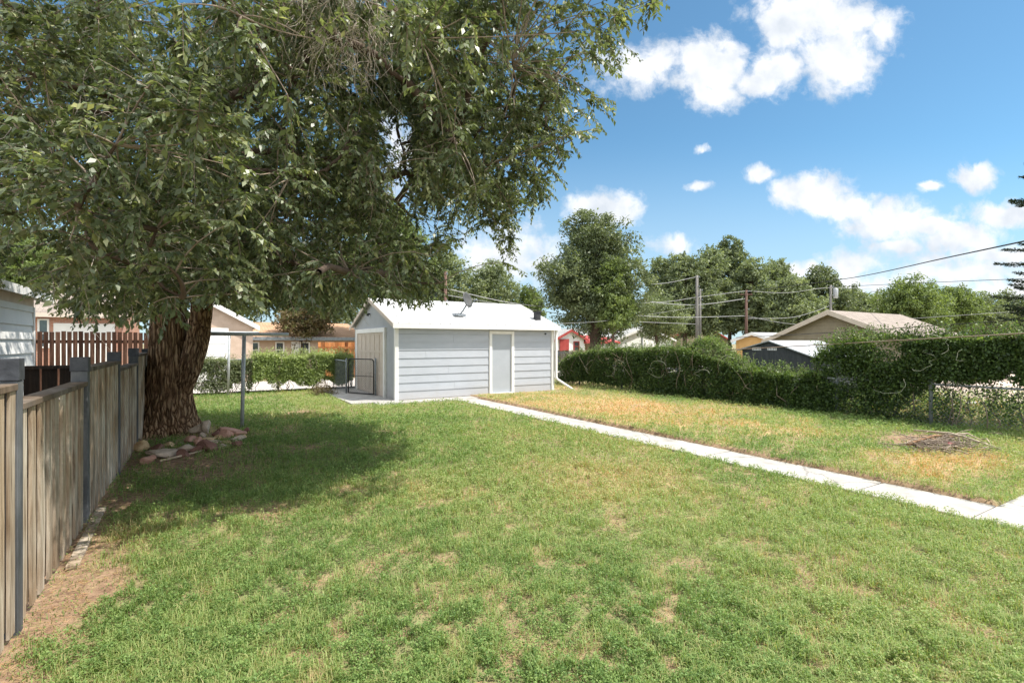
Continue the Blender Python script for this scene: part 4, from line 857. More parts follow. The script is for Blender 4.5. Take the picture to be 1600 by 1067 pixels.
# ------------------------------------------------------------------ vines and hedges
def vine_mass(name, label, ax, a0, a1, c, prof, thick, n, mat, leaf=(.035, .06), stems=40, cat='hedge', curls=14, off=0.0, sprigs=250, bright=.0):
    """prof(u) -> arrays (zbottom, ztop, density)"""
    NN = n*4; u = RNG.uniform(a0, a1, NN); w = RNG.normal(0, 1, NN); w = np.clip(w*.45, -1, 1); r = RNG.random(NN)
    zb, zt, de = prof(u); bump = (fbm(u*1.6+a0, u*0+c, 3)-.5)*.45+(fbm(u*5+a0, w*2+3, 2)-.5)*.22
    lump = fbm(u*2.2, r*2+w, 3)
    z = zb+(zt+bump*.6-zb)*r**.85
    th = thick*(1.0-.25*r+.8*(lump-.5))
    v = c+off+np.where(RNG.random(NN) < .45, np.sign(w)*(.75+.25*RNG.random(NN)), w)*th
    k = RNG.random(NN) < de*np.clip(.8+4.5*(fbm(u*3.5+9, z*3.5+5, 3)-.42), .10, 1)
    # top cap: push some leaves into a loose fringe
    u, v, z, r = u[k][:n], v[k][:n], z[k][:n], r[k][:n]; m_ = len(u)
    C = np.stack([u, v, z], 1) if ax == 0 else np.stack([v, u, z], 1)
    D = rnd(m_)+np.array([0, 0, -.6]); Nn = rnd(m_, .7)+np.array([0, 0, .8]); L = RNG.uniform(leaf[0], leaf[1], m_)
    loc = ((a0+a1)/2, c, 0) if ax == 0 else (c, (a0+a1)/2, 0); t = empty(name, loc, label, cat)
    # sprigs standing up from the top
    su = RNG.uniform(a0, a1, sprigs); zb_, zt_, _ = prof(su); K = 9; b = np.stack([su, c+off+RNG.normal(0, thick*.45, sprigs), zt_-.08], 1)
    if ax == 1: b = b[:, [1, 0, 2]]
    dirs = unit(rnd(sprigs, .5)+np.array([0, 0, 1])); ln = RNG.uniform(.12, .38, (sprigs, 1)); e = b+dirs*ln; mid = (b+e)/2+rnd(sprigs, .03)
    Pt = bez(b, mid, e, 4); Vt, Ft = tubes(Pt, np.tile(np.linspace(.003, .0015, 4), (sprigs, 1)), 3)
    tt = np.linspace(.15, 1, K)[None, :, None]; Ps = (b[:, None]*(1-tt)**2+mid[:, None]*2*tt*(1-tt)+e[:, None]*tt**2).reshape(-1, 3)
    C = np.concatenate([C, Ps]); D = np.concatenate([D, rnd(len(Ps))]); Nn = np.concatenate([Nn, rnd(len(Ps), .7)+np.array([0, 0, .6])]); L = np.concatenate([L, RNG.uniform(leaf[0]*.7, leaf[1]*.8, len(Ps))])
    V, _ = leaves(C, D, Nn, L, L*RNG.uniform(.5, .75, len(C)))
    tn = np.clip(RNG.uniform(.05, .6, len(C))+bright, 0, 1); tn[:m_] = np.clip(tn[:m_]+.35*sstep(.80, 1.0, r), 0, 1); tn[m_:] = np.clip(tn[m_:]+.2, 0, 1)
    leaf_obj('foliage', V, tn, mat, t)
    # woody stems and pale curling runners
    PP = []
    su = RNG.uniform(a0, a1, stems); zb_, zt_, _ = prof(su)
    for i in range(stems):
        q = np.array([su[i], c+RNG.uniform(-thick*.5, thick*.5), 0.0]) if ax == 0 else np.array([c+RNG.uniform(-thick*.5, thick*.5), su[i], 0.0])
        pts = [q.copy()]
        for k in range(7): q = q+np.array([RNG.normal(0, .09), RNG.normal(0, .09), zt_[i]/7.5]); pts.append(q.copy())
        PP.append(pts)
    V2, F2 = tubes(np.array(PP), np.tile(np.linspace(.011, .004, 8), (stems, 1)), 4)
    if stems < 7:
        for q_ in PP:
            V3, F3 = tubes(np.array([q_]), np.linspace(.011, .004, 8)[None], 4); np_mesh('stem', V3, F3, np.full(len(F3), 4), M['twig'], t)
        V2 = V2[:0]; F2 = F2[:0]
    V2 = np.concatenate([V2, Vt]); F2 = np.concatenate([F2, Ft+len(V2)-len(Vt)])
    np_mesh('sprig' if stems < 7 else 'stem', V2, F2, np.full(len(F2), 4), M['twig'], t)
    if curls:
        PP = []
        for i in range(curls):
            u0 = RNG.uniform(a0+.2, a1-.2); zb_, zt_, _ = prof(np.array([u0])); zc = RNG.uniform(max(zb_[0], zt_[0]*.45), zt_[0]-.02); rr = RNG.uniform(.12, .34); st = RNG.uniform(0, 6.28); sw = RNG.uniform(2.0, 4.6)*RNG.choice([-1, 1])
            face = c-thick*1.12-.02 if ax == 1 else c-thick*1.12
            pts = []
            for k in range(12):
                an = st+sw*k/11; uu_ = u0+rr*(1+.3*k/11)*math.cos(an)+.03*k*RNG.uniform(.3, 1); zz = zc+rr*math.sin(an)*.9
                pts.append((uu_, face+RNG.normal(0, .012), zz) if ax == 0 else (face+RNG.normal(0, .012), uu_, zz))
            PP.append(pts)
        for q_ in PP:
            V3, F3 = tubes(np.array([q_]), np.linspace(.0055, .003, 12)[None], 4); np_mesh('runner', V3, F3, np.full(len(F3), 4), M['vinestem'], t, smooth=True)
    return t
def pr_low(u):
    zt = np.interp(u, [6.2, 7.0, 8.0, 8.6, 9.2, 10.2, 11.2, 12.2, 13.5, 14.6, 15.6, 16.4], [1.0, .98, 1.02, 1.14, 1.38, 1.58, 1.50, 1.45, 1.45, 1.38, 1.18, .9])
    zb = np.interp(u, [6, 11.5, 12.5, 15, 16.5], [.0, .0, .2, .25, .12]); return zb, zt, np.where(u > 16.2, .5, 1.0)
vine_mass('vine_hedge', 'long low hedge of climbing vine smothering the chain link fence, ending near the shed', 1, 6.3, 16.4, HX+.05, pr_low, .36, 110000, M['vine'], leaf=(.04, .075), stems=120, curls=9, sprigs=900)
def pr_bump(u):
    zt = 1.15+.66*np.exp(-((u-9.75)/.75)**2); return u*0+.9, zt, np.ones_like(u)
vine_mass('vine_mound', 'bright green mound of vine rising above the low hedge near the dark metal shed', 1, 8.4, 11.4, HX+.35, pr_bump, .34, 16000, M['vine'], stems=10, curls=0, bright=.15, sprigs=200)
def pr_tall(u):
    zt = np.interp(u, [-1, 2.5, 4, 5.2, 6.0, 6.6], [1.9, 1.86, 1.82, 1.84, 1.84, 1.35]); n = vn(u*2.1+3, u*0)
    zb = np.interp(u, [-1, 2.6, 3.2, 4.2, 4.7, 5.2, 6.5], [1.25, 1.2, 1.05, 1.15, .7, .0, .0])-n*.25
    return np.maximum(zb, 0), zt, np.where(u > 4.7, .8, 1.0)
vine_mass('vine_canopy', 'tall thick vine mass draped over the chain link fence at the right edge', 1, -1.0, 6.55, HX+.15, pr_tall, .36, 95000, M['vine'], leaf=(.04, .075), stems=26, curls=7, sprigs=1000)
def pr_strand(u): n = vn(u*3.1+8, u*0+2); return .15+n*.5, u*0+1.3, .22+.2*(u > 4.6)
vine_mass('hanging_vine', 'thin loose vine strands hanging below the tall mass through the wire mesh', 1, 1.2, 5.9, HX+.08, pr_strand, .22, 11000, M['vine'], stems=5, curls=0, sprigs=10, cat='vine')
def pr_back(u): n = vn(u*2.4, u*0+4); return .42-n*.3, 1.24+.05*n, np.where(u < .9, .55, 1.0)
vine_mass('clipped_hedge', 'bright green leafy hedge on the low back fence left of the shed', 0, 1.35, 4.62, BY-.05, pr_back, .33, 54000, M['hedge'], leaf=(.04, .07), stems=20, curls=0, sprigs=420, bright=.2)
def pr_back2(u): n = vn(u*2.4+7, u*0+4); return .25-n*.2, 1.12+.04*n, np.where(u < .9, .62, .62)
vine_mass('thin_hedge', 'thinner dull green hedge on the back fence behind the elm trunk', 0, -1.4, 1.35, BY-.03, pr_back2, .26, 22000, M['ft_mid'], leaf=(.04, .065), stems=30, curls=0, sprigs=100)

def bush(name, label, cx, cy, w, h, n, mat, leaf=(.03, .055), cat='shrub', group=None, stems=10, tn0=0):
    t = empty(name, (cx, cy, 0), label, cat, group)
    q = unit(rnd(n))*RNG.random((n, 1))**.45; q[:, 2] = np.abs(q[:, 2]); lump = 1+.35*np.array([noise.noise(Vector(a)*2.2+Vector((cx, cy, 0))) for a in q])[:, None]
    C = q*lump*np.array([w/2, w/2, h])+np.array([cx, cy, 0.02]); L = RNG.uniform(*leaf, n)
    V, _ = leaves(C, rnd(n)+q, rnd(n, .6)+np.array([0, 0, .8]), L, L*.55); leaf_obj('foliage', V, np.clip(RNG.uniform(0, .8, n)+tn0, 0, 1), mat, t)
    b = np.tile(np.array([cx, cy, 0.0]), (stems, 1))+rnd(stems, .04)*np.array([1, 1, 0]); e = C[:stems]; Pt = bez(b, (b+e)/2+np.array([0, 0, .1*h]), e, 4); V, Fq = tubes(Pt, np.tile(np.linspace(.008, .003, 4), (stems, 1)), 4)
    np_mesh('stem', V, Fq, np.full(len(Fq), 4), M['twig'], t); return t
x, y = G(505, 618); bush('shrub', 'small loose rusty leaved shrub at the gate end of the clipped hedge', x, y, .9, .38, 1500, M['ft_brown'])
x, y = G(903, 606); bush('shrub', 'small dark weedy bush in the gap between the shed and the vine hedge', 12.0, 17.3, .9, .35, 900, M['vine'])

# ------------------------------------------------------------------ neighbour's yard to the right: weeds, rubble
def weeds(name, label, poly_fn, n, hmax, mat, tn):
    x = RNG.uniform(12.4, 24, n*2); y = RNG.uniform(-1, 16, n*2); k = poly_fn(x, y) & (fbm(x*1.3, y*1.3) > .40); x, y = x[k][:n], y[k][:n]; m_ = len(x)
    hh = RNG.random(m_)**1.4*hmax*(.4+1.2*fbm(x*.9+4, y*.9)); C = np.stack([x, y, hh], 1); L = RNG.uniform(.03, .09, m_)
    V, _ = leaves(C, rnd(m_)+np.array([0, 0, .6]), rnd(m_), L, L*.45); o = leaf_obj(name, V, np.clip(tn+RNG.uniform(-.2, .25, m_), 0, 1), mat); return tag(o, label, 'weeds', kind='stuff')
weeds('weeds', 'knee high green and yellow weeds growing beyond the chain link fence', lambda x, y: (x < 19), 60000, .42, M['grass'], .38)
weeds('dry_weeds', 'rust coloured dry weeds in the neighbouring yard', lambda x, y: (x > 13.2) & (x < 17.5) & (y < 6), 16000, .36, M['grass'], .92)
for (px, py, w, h, lb) in ((1480, 668, .5, .75, 'upright leafy weed just right of the thick fence post'), (1350, 668, .9, .5, 'sprawling weed at the fence foot left of the thick post'), (1400, 672, .6, .42, 'low pale weed between the two fence posts'), (1570, 664, 1.0, .8, 'broad leafy weed clump at the right edge beyond the fence')):
    x, y = G(px, py); bush('weed_plant', lb, max(x, 12.45), y, w, h, 900, M['vine'], (.03, .07), 'weed', 'weeds at the foot of the chain link fence', tn0=.2)
M['dirt'] = noise_mat('rubble_dirt', [(.34, .25, .19), (.55, .44, .36), (.68, .60, .52)], 5, rough=.95, bump=.9, bscale=24, bdist=.05)
def mound(name, cx, cy, rx, ry, h, mat, seed=0):
    m = MB(); n = 40
    for i in range(n+1):
        for j in range(n+1):
            a = -1+2*i/n; b = -1+2*j/n; r = math.hypot(a, b); z = max(0, 1-r)**.8*h+.06*noise.noise(Vector((a*4+seed, b*4, 0)))*(r < 1)+.04*noise.noise(Vector((a*12+seed, b*12, 3)))*(r < 1)-.03
            m.v.append((cx+a*rx, cy+b*ry, z))
    for i in range(n):
        for j in range(n): m.f.append((i*(n+1)+j, (i+1)*(n+1)+j, (i+1)*(n+1)+j+1, i*(n+1)+j+1))
    return m.build(name, mat, None, True, loc=(cx, cy, 0))
pm = P(1525, 600, 16.0); tag(mound('dirt_pile', pm.x, pm.y, 2.6, 1.6, 1.25, M['dirt']), 'pale brown heap of dirt and rubble in the yard beyond the chain link fence', 'dirt pile')
M['wallg'] = noise_mat('grey_block_wall', [(.20, .20, .20), (.30, .30, .29)], 3, rough=.9, bump=.4)
m = MB(); a = P(1480, 560, 19); b = P(1620, 560, 17.0)
m.add([(a.x, a.y, 0), (b.x, b.y, 0), (b.x, b.y, 1.05), (a.x, a.y, 1.35), (a.x+.2, a.y+.2, 0), (b.x+.2, b.y+.2, 0), (b.x+.2, b.y+.2, 1.05), (a.x+.2, a.y+.2, 1.35)], [(0, 1, 2, 3), (4, 7, 6, 5), (0, 3, 7, 4), (1, 5, 6, 2), (3, 2, 6, 7), (0, 4, 5, 1)])
tag(m.build('block_wall', M['wallg'], None, loc=(a.x, a.y, 0)), 'low grey sloping wall behind the dirt heap', 'wall')
for i, (px, py, w, h, d_, lb) in enumerate(((1430, 632, 30, 12, 13.5, 'whitish rubble lump beside the thick fence post'), (1448, 640, 12, 9, 12.6, 'small round pale stone behind the thick fence post'), (1520, 641, 44, 6, 13.5, 'long flat pale stone in front of the dirt heap'), (1385, 652, 12, 7, 11.8, 'white stone lying at the foot of the vine tangle'), (1488, 645, 24, 6, 13.0, 'flat broken slab left of the long pale stone'))):
    q = P(px, py, d_); rock((q.x, q.y, .08), (w*d_/F*.5, .14, max(h*d_/F*.5, .06)), RK['grey'] if i == 1 else M['conc'], -YAW, 50+i*2.3, lb, 'rubble in the neighbouring yard', 'rubble_stone')
# brush pile on the right lawn
bp_ = [((1428, 692), (1555, 711), .014, .12, 'longest pale stake across the top of the brush pile'), ((1448, 692), (1572, 718), .012, .10, 'long bleached stick pointing out of the brush pile to the right'), ((1418, 712), (1505, 694), .02, .08, 'thick brown rotten branch crossing the brush pile'),
       ((1440, 705), (1500, 708), .014, .05, 'short grey stick low in the middle of the brush pile'), ((1425, 699), (1470, 712), .012, .04, 'crooked thin stick at the left of the brush pile'), ((1480, 700), (1540, 704), .011, .12, 'thin pale twig lying behind the stakes'),
       ((1460, 713), (1520, 716), .010, .03, 'thin stick at the front foot of the brush pile'), ((1510, 703), (1560, 716), .010, .04, 'slender twig fanning out at the right of the brush pile'), ((1412, 706), (1450, 700), .010, .03, 'small twig at the left end of the brush pile'), ((1535, 700), (1552, 710), .012, .05, 'forked short stick near the right end of the brush pile')]
for (a, b, r, z, lb) in bp_:
    r *= 1.1; p0, p1 = G(*a), G(*b); q = ((p0[0]+p1[0])/2+random.uniform(-.05, .05), (p0[1]+p1[1])/2+random.uniform(-.05, .05))
    stick([(p0[0], p0[1], .09+z), (q[0], q[1], .13+z), (p1[0], p1[1], .08+z*.4)], r, lb, group='sticks of the brush pile', mat=M['branchwood'] if 'brown' not in lb else noise_mat('rotten_wood', [(.16, .09, .05), (.34, .20, .11)], 9, rough=.9, bump=.4))
M['ash'] = noise_mat('leaf_litter', [(.02, .016, .014), (.09, .06, .045), (.22, .17, .14)], 22, rough=.95, bump=.8, bscale=60)
q = G(1474, 708); tag(mound('leaf_litter', q[0], q[1], .62, .26, .17, M['ash'], 3), 'dark heap of dead leaves and twigs under the sticks on the right lawn', 'leaf heap'); bpy.data.objects['leaf_litter'].location.z = .05; bpy.data.objects['leaf_litter'].rotation_euler.z = -YAW
n_ = 520; c0 = np.array([q[0], q[1], .13]); bb = c0+rnd(n_)*np.array([.40, .20, .05]); ee = bb+rnd(n_)*np.array([.13, .13, .025]); Pt = bez(bb, (bb+ee)/2+rnd(n_, .02), ee, 4); V, Fq = tubes(Pt, np.full((n_, 4), .005), 4)
tag(np_mesh('dead_twigs', V, Fq, np.full(len(Fq), 4), M['twig'], loc=tuple(c0)), 'fine tangled dead twigs scattered over the dark leaf heap', 'twigs', kind='stuff')
q2 = G(1484, 711); rock((q2[0], q2[1], .14), (.10, .07, .05), noise_mat('dark_red_stone', [(.14, .035, .035), (.20, .06, .05)], 6, rough=.6), 0, 77, 'dark red lump lying in the front of the brush pile', None, 'red_stone')
q2 = G(1590, 718); rock((q2[0], q2[1], .10), (.10, .06, .04), RK['grey'], 0, 79, 'pale stone on the grass right of the brush pile', None, 'pale_stone')

# ------------------------------------------------------------------ neighbouring buildings
def window(parent, ax, c, u0, u1, z0, z1, out, fmat=None, bars=True):
    """ax: wall axis (0: wall along x at y=c, out=-1 faces -y; 1: wall along y at x=c)"""
    def bx(m, a, b, z_a, z_b, d0, d1):
        lo, hi = sorted((c+out*d0, c+out*d1))
        if ax == 0: m.box(a, lo, z_a, b, hi, z_b)
        else: m.box(lo, a, z_a, hi, b, z_b)
    w = .07; m = MB(); bx(m, u0-w, u0, z0-w, z1+w, .0, .05); bx(m, u1, u1+w, z0-w, z1+w, .0, .05); bx(m, u0, u1, z1, z1+w, 0, .05); bx(m, u0, u1, z0-w, z0, 0, .07)
    if bars: bx(m, u0, u1, (z0+z1)/2-.02, (z0+z1)/2+.02, .012, .04)
    f = m.build('window', fmat or M['white'], parent); m = MB(); bx(m, u0, u1, z0, z1, .003, .010); g = m.build('pane', M['glass'], None); g.parent = f; g.location = -Vector(parent.location); return f
def fix_child(parent, o): pass
def house(name, label, cat, x0, x1, y0, y1, ze, zr, ax, wall, roof, over=.3, overg=.25, fascia=None, rc=None, group=None):
    t = empty(name, ((x0+x1)/2, (y0+y1)/2, 0), label, cat, group); m = MB(); gable_walls(m, x0, x1, y0, y1, ze, zr, ax, rc); m.build('wall', wall, t)
    gable_roof('roof', x0, x1, y0, y1, ze+.02, zr+.02, ax, roof, t, .08, over, overg, rc)
    fm = fascia or M['white']; a0, a1 = (x0, x1) if ax == 0 else (y0, y1); b0, b1 = (y0, y1) if ax == 0 else (x0, x1); c = (b0+b1)/2 if rc is None else rc
    s_0 = (zr-ze)/(c-b0); s_1 = (zr-ze)/(b1-c)
    for g, dd in ((a0-overg-.03, .028), (a1+overg+.002, .028)):
        m = MB(); m.prism([(b0-over, ze-s_0*over-.10), (b0-over, ze-s_0*over+.10), (c, zr+.12), (c, zr-.10)], g, g+dd, 'x' if ax == 0 else 'y')
        m.prism([(b1+over, ze-s_1*over-.10), (c, zr-.10), (c, zr+.12), (b1+over, ze-s_1*over+.10)], g, g+dd, 'x' if ax == 0 else 'y'); m.build('rake_board', fm, t)
    m = MB()
    if ax == 0: m.box(a0-overg, b0-over-.03, ze-s_0*over-.1, a1+overg, b0-over-.002, ze-s_0*over+.09)
    else: m.box(b0-over-.03, a0-overg, ze-s_0*over-.1, b0-over-.002, a1+overg, ze-s_0*over+.09)
    m.build('fascia', fm, t); return t
M['whitesid'] = noise_mat('white_siding', [(.74, .73, .70), (.82, .81, .78)], 3, rough=.7, bump=.1)
M['tanwall'] = noise_mat('tan_stucco', [(.44, .33, .25), (.54, .42, .33)], 4, rough=.9, bump=.3)
M['khaki'] = noise_mat('khaki_siding', [(.24, .20, .14), (.30, .26, .19)], 3, rough=.8, bump=.1)
M['yellow'] = noise_mat('yellow_wall', [(.55, .33, .12), (.62, .40, .17)], 3, rough=.8, bump=.1)
M['redtrim'] = noise_mat('red_trim', [(.30, .04, .035), (.38, .07, .06)], 3, rough=.6, bump=.1)
M['greymetal'] = noise_mat('corrugated_metal', [(.34, .35, .36), (.50, .51, .52)], 3, (1, 8, 1), .5, .2, metallic=.2)
M['darkshed'] = noise_mat('dark_shed_board', [(.045, .05, .055), (.085, .09, .095)], 3, (6, 6, 1), .7, .2)
def brick_mat():
    m, nt, p, out = mat_base('red_brick'); L = nt.links.new; t = N(nt, 'ShaderNodeTexCoord'); s = N(nt, 'ShaderNodeSeparateXYZ'); L(t.outputs['Object'], s.inputs[0]); a = N(nt, 'ShaderNodeMath', operation='ADD'); L(s.outputs[0], a.inputs[0]); L(s.outputs[1], a.inputs[1])
    c = N(nt, 'ShaderNodeCombineXYZ'); L(a.outputs[0], c.inputs[0]); L(s.outputs[2], c.inputs[1]); b = N(nt, 'ShaderNodeTexBrick'); L(c.outputs[0], b.inputs[0]); b.inputs['Scale'].default_value = 1; b.inputs['Brick Width'].default_value = .22; b.inputs['Row Height'].default_value = .075; b.inputs['Mortar Size'].default_value = .008
    b.inputs['Color1'].default_value = (.40, .17, .11, 1); b.inputs['Color2'].default_value = (.50, .24, .16, 1); b.inputs['Mortar'].default_value = (.45, .38, .32, 1); L(b.outputs[0], p.inputs['Base Color']); p.inputs['Roughness'].default_value = .9; return m
M['brick'] = brick_mat()
# white sided shed at the far left, wall facing the viewer
XW = -3.2; y1 = on_x(50, XW); t = house('white_shed', 'white lap sided building with grey roof at the left edge behind the plank fence', 'shed', XW-5, XW, 9.6, y1, 2.72, 3.5, 1, M['whitesid'], M['roofg'], .3, .2, M['white'], rc=XW-2.5)
m = MB(); z = .02
while z < 2.4: m.prism([(XW+.002, z), (XW+.045, z), (XW+.010, z+.285), (XW+.002, z+.285)], 9.6, y1-.08, 'y'); z += .29
m.build('siding', M['whitesid'], t); m = MB(); m.box(XW+.002, y1-.078, 0, XW+.05, y1+.02, 2.45); m.build('corner_board', M['white'], t)
m = MB(); m.box(XW+.002, 9.6, 2.42, XW+.03, y1, 2.66); m.build('frieze_board', M['cream'], t)
m = MB(); m.box(XW+.302, 9.4, 2.58, XW+.33, y1+.2, 2.74); m.build('fascia', M['white'], t)
# red-brown picket fence
y0 = 20.2; xa, xb = on_y(0, y0), on_y(245, y0); pf = empty('picket_fence', ((xa+xb)/2, y0, 0), 'tall red brown picket fence with narrow gaps behind the white shed', 'fence')
sp = []; t_ = xa; zt = zat(519, on_y(120, y0), y0)
while t_ < xb-.12: sp.append((t_, t_+.105, y0-.02, y0, .03, zt+random.uniform(-.02, .02))); t_ += .135
boards(sp, 'picket_panel', M['picket'], pf); m = MB(); m.box(xa, y0+.002, .4, xb, y0+.045, .5); m.box(xa, y0+.002, zt-.35, xb, y0+.045, zt-.25); o = m.build('rail', M['picket'], pf); tint_attr(o, lambda k: .4)
# brick house behind it
y0 = 31; xa, xb = on_y(-40, y0), on_y(190, y0); bh = house('brick_house', 'red brick house with white eaves behind the picket fence', 'house', xa, xb, y0, y0+8, zat(488, on_y(100, y0), y0), 4.7, 0, M['brick'], M['rooft'], .4, .3, M['cream'])
q0, q1 = on_y(84, y0), on_y(180, y0); m = MB(); m.box(q0, y0-.06, .1, q1, y0-.003, zat(506, (q0+q1)/2, y0)); m.build('garage_door', M['white'], bh)
window(bh, 0, y0, on_y(62, y0), on_y(74, y0), 1.5, 2.7, -1)
# tan garage beyond the alley
y0 = 25.0; xl, xg = on_y(285, y0), on_y(395, y0); ze = zat(513, xg, y0)
tg = house('tan_garage', 'tan stucco garage with a white overhead door and low gable beyond the back hedge', 'garage', xl-.6, xg, y0, y0+7, 2.45, 3.35, 1, M['tanwall'], M['roofg'], .25, .2, rc=None)
q0, q1 = on_y(300, y0), on_y(352, y0); m = MB(); m.box(q0, y0-.03, .0, q1, y0-.003, 2.15); go = m.build('garage_door', M['whitesid'], tg)
m = MB()
for zz in (.52, 1.06, 1.6): m.box(q0, y0-.034, zz, q1, y0-.031, zz+.02)
m.build('door_groove', M['steel'], tg)
m = MB(); m.box(q0-.12, y0-.05, 0, q0-.003, y0-.003, 2.3); m.box(q1+.003, y0-.05, 0, q1+.12, y0-.003, 2.3); m.box(q0-.003, y0-.05, 2.155, q1+.003, y0-.003, 2.3); m.build('door_frame', M['white'], tg)
# tan house with the orange roof
y0 = 31.0; xa, xb = on_y(385, y0), on_y(560, y0); ze = zat(530, (xa+xb)/2, y0); oh = house('orange_roof_house', 'tan house with an orange shingle roof seen over the back hedge', 'house', xa, xb, y0, y0+8, ze+.1, ze+.95, 0, M['tanwall'], M['roofo'], .4, .3, M['steel'])
for (p0, p1) in ((395, 403), (432, 442), (470, 482), (510, 520)): window(oh, 0, y0, on_y(p0, y0), on_y(p1, y0), .9, 1.65, -1)
m = MB(); q0 = on_y(455, y0); m.box(q0, y0-.05, .1, q0+.4, y0-.003, 1.75); m.build('door', M['white'], oh)
y0 = 24.6; xa, xb = on_y(497, y0), on_y(552, y0); cf = empty('cedar_fence', (xa, y0, 0), 'bright orange cedar board fence beyond the hedge left of the shed', 'fence')
zt = zat(535, xa, y0); boards([(xa+.15*k, xa+.15*k+.14, y0-.02, y0, .03, zt) for k in range(int((xb-xa)/.15)+14)], 'board_panel', M['cedar'], cf); m = MB(); m.box(xa, y0-.06, zt-.32, xb+2, y0-.022, zt-.22); o = m.build('rail', M['cedar'], cf); tint_attr(o, lambda k: .3)
# beyond the shed on the right: wood fence, wire fence, red trimmed house
y0 = 28; xa, xb = on_y(850, y0), on_y(990, y0); wf = empty('wood_fence', (xa, y0, 0), 'brown wooden board fence across the alley right of the shed', 'fence'); zt = zat(548, on_y(880, y0), y0)
boards([(xa+.16*k, xa+.16*k+.145, y0-.02, y0, .03, zt+random.uniform(-.02, .02)) for k in range(int((xb-xa)/.16))], 'board_panel', M['plank'], wf)
m = MB(); m.box(xa, y0+.002, .9, xb, y0+.04, 1.0); o = m.build('rail', M['plank'], wf); tint_attr(o, lambda k: .2)
chain_fence('chain_link_fence', 0, on_y(850, 25.5), on_y(935, 25.5), 25.5, 1.05, [(on_y(873, 25.5), 1.1), (on_y(930, 25.5), 1.1)], 'low wire fence on the far side of the alley right of the shed')
n_ = 9000; x = RNG.uniform(on_y(840, 25), on_y(960, 27), n_); y = RNG.uniform(24.3, 27.6, n_); C = np.stack([x, y, RNG.random(n_)*.12-.1], 1); V, _ = leaves(C, rnd(n_, .4)+np.array([0, 0, 1]), rnd(n_), RNG.uniform(.1, .2, n_), np.full(n_, .04)); tag(leaf_obj('alley_grass', V, RNG.uniform(.1, .6, n_), M['grass']), 'strip of green grass along the far side of the alley', 'grass', kind='stuff')
def gh(px_peak, py_peak, px_l, py_l, px_r, x0, length, **k):
    """gable facing -x: peak and left eave given in the picture; returns the numbers of a house box"""
    yp = on_x(px_peak, x0); zp = zat(py_peak, x0, yp); yl = on_x(px_l, x0); zl = zat(py_l, x0, yl); yr = on_x(px_r, x0) if px_r else 2*yp-yl
    return yr, yl, zl, zp, yp
x0 = 19.2; yp = on_x(893, 34) if False else None
def along_y_house(name, label, y0, pl, pr, pyk, pye, wall, roof, fascia=None, deep=7, cat='house', over=.35, overg=.25, asx=None):
    """gable faces -y: peak midway between pl and pr"""
    xa, xb = on_y(pl, y0), on_y(pr, y0); xm = (xa+xb)/2; zp = zat(pyk, xm, y0); ze = zat(pye, xm, y0); return house(name, label, cat, xa, xb, y0, y0+deep, ze, zp, 1, wall, roof, over, overg, fascia)
t = along_y_house('red_trimmed_house', 'small white house with red trim and grey roof right behind the shed corner', 33, 868, 912, 517, 530, M['whitesid'], M['roofg'], M['redtrim'])
window(t, 0, 33, on_y(897, 33), on_y(904, 33), 1.0, 1.7, -1, M['redtrim']); m = MB(); q0, q1 = on_y(874, 33), on_y(888, 33); m.box(q0, 32.9, .8, q1, 32.996, 1.95); m.build('red_awning', M['redtrim'], t)
xa, xb = on_y(905, 33.6), on_y(962, 33.6); t = empty('red_porch', (xa, 33.6, 0), 'long low porch with a red roof attached beside the red trimmed house', 'porch')
zt = zat(534, xa, 33.6); m = MB(); m.add([(xa, 33, zt), (xb, 33, zt-.05), (xb, 35.5, zt+.55), (xa, 35.5, zt+.55), (xa, 33, zt-.16), (xb, 33, zt-.2), (xb, 35.5, zt+.4), (xa, 35.5, zt+.4)], [(0, 1, 2, 3), (7, 6, 5, 4), (0, 4, 5, 1), (1, 5, 6, 2), (2, 6, 7, 3), (3, 7, 4, 0)]); m.build('roof', M['redtrim'], t)
for f_ in (0.02, .35, .68, .97):
    m = MB(); q = xa+(xb-xa)*f_; m.box(q, 33.1, 0, q+.1, 33.2, zt-.18); m.build('post', M['white'], t)
m = MB(); m.box(xa, 35.5, 0, xb, 35.6, zt+.3); m.build('wall', M['tanwall'], t)
t = along_y_house('grey_roof_garage', 'grey roofed garage just behind the red porch', 38, 905, 942, 514, 530, M['whitesid'], M['roofg'])
m = MB(); m.tube([(on_y(907, 38), 40, 2.4), (on_y(907, 38), 40, 3.1)], .09, 8); m.build('flue', M['dark'], t)
t = along_y_house('white_gable_house', 'white house with a low gable behind the vine hedge', 36, 962, 1050, 512, 531, M['whitesid'], M['roofg'], M['white'], 6)
m = MB(); q = on_y(1003, 36); m.box(q-.08, 35.94, 0, q+.08, 35.997, 2.5); m.build('gable_batten', M['steel'], t)
t = along_y_house('brown_roof_house', 'house with a red brown roof behind the utility pole', 44, 1040, 1140, 505, 533, M['khaki'], M['roofr'], M['redtrim'], 8)
m = MB(); q = on_y(1062, 44); m.box(q-.3, 44.3, 2, q+.3, 44.9, zat(512, q, 44)); m.build('chimney', M['brick'], t)
x0 = 33; yr, yl, zl, zp, yp = gh(1178, 522, 1150, 532, None, x0, 5); house('yellow_garage', 'small yellow garage with a white roof behind the dark metal shed', 'garage', x0, x0+5, yr, yl, zl, zp, 0, M['yellow'], M['roofw'], .25, .25, M['white'])
x0 = 24; yr, yl, zl, zp, yp = gh(1300, 489, 1207, 531, None, x0, 8); t = house('khaki_garage', 'khaki sided garage with a tan shingle roof behind the vine covered fence', 'garage', x0, x0+6.2, yr, yl, zl, zp, 0, M['khaki'], M['rooft'], .35, .35, M['cream'])
m = MB(); z = .2
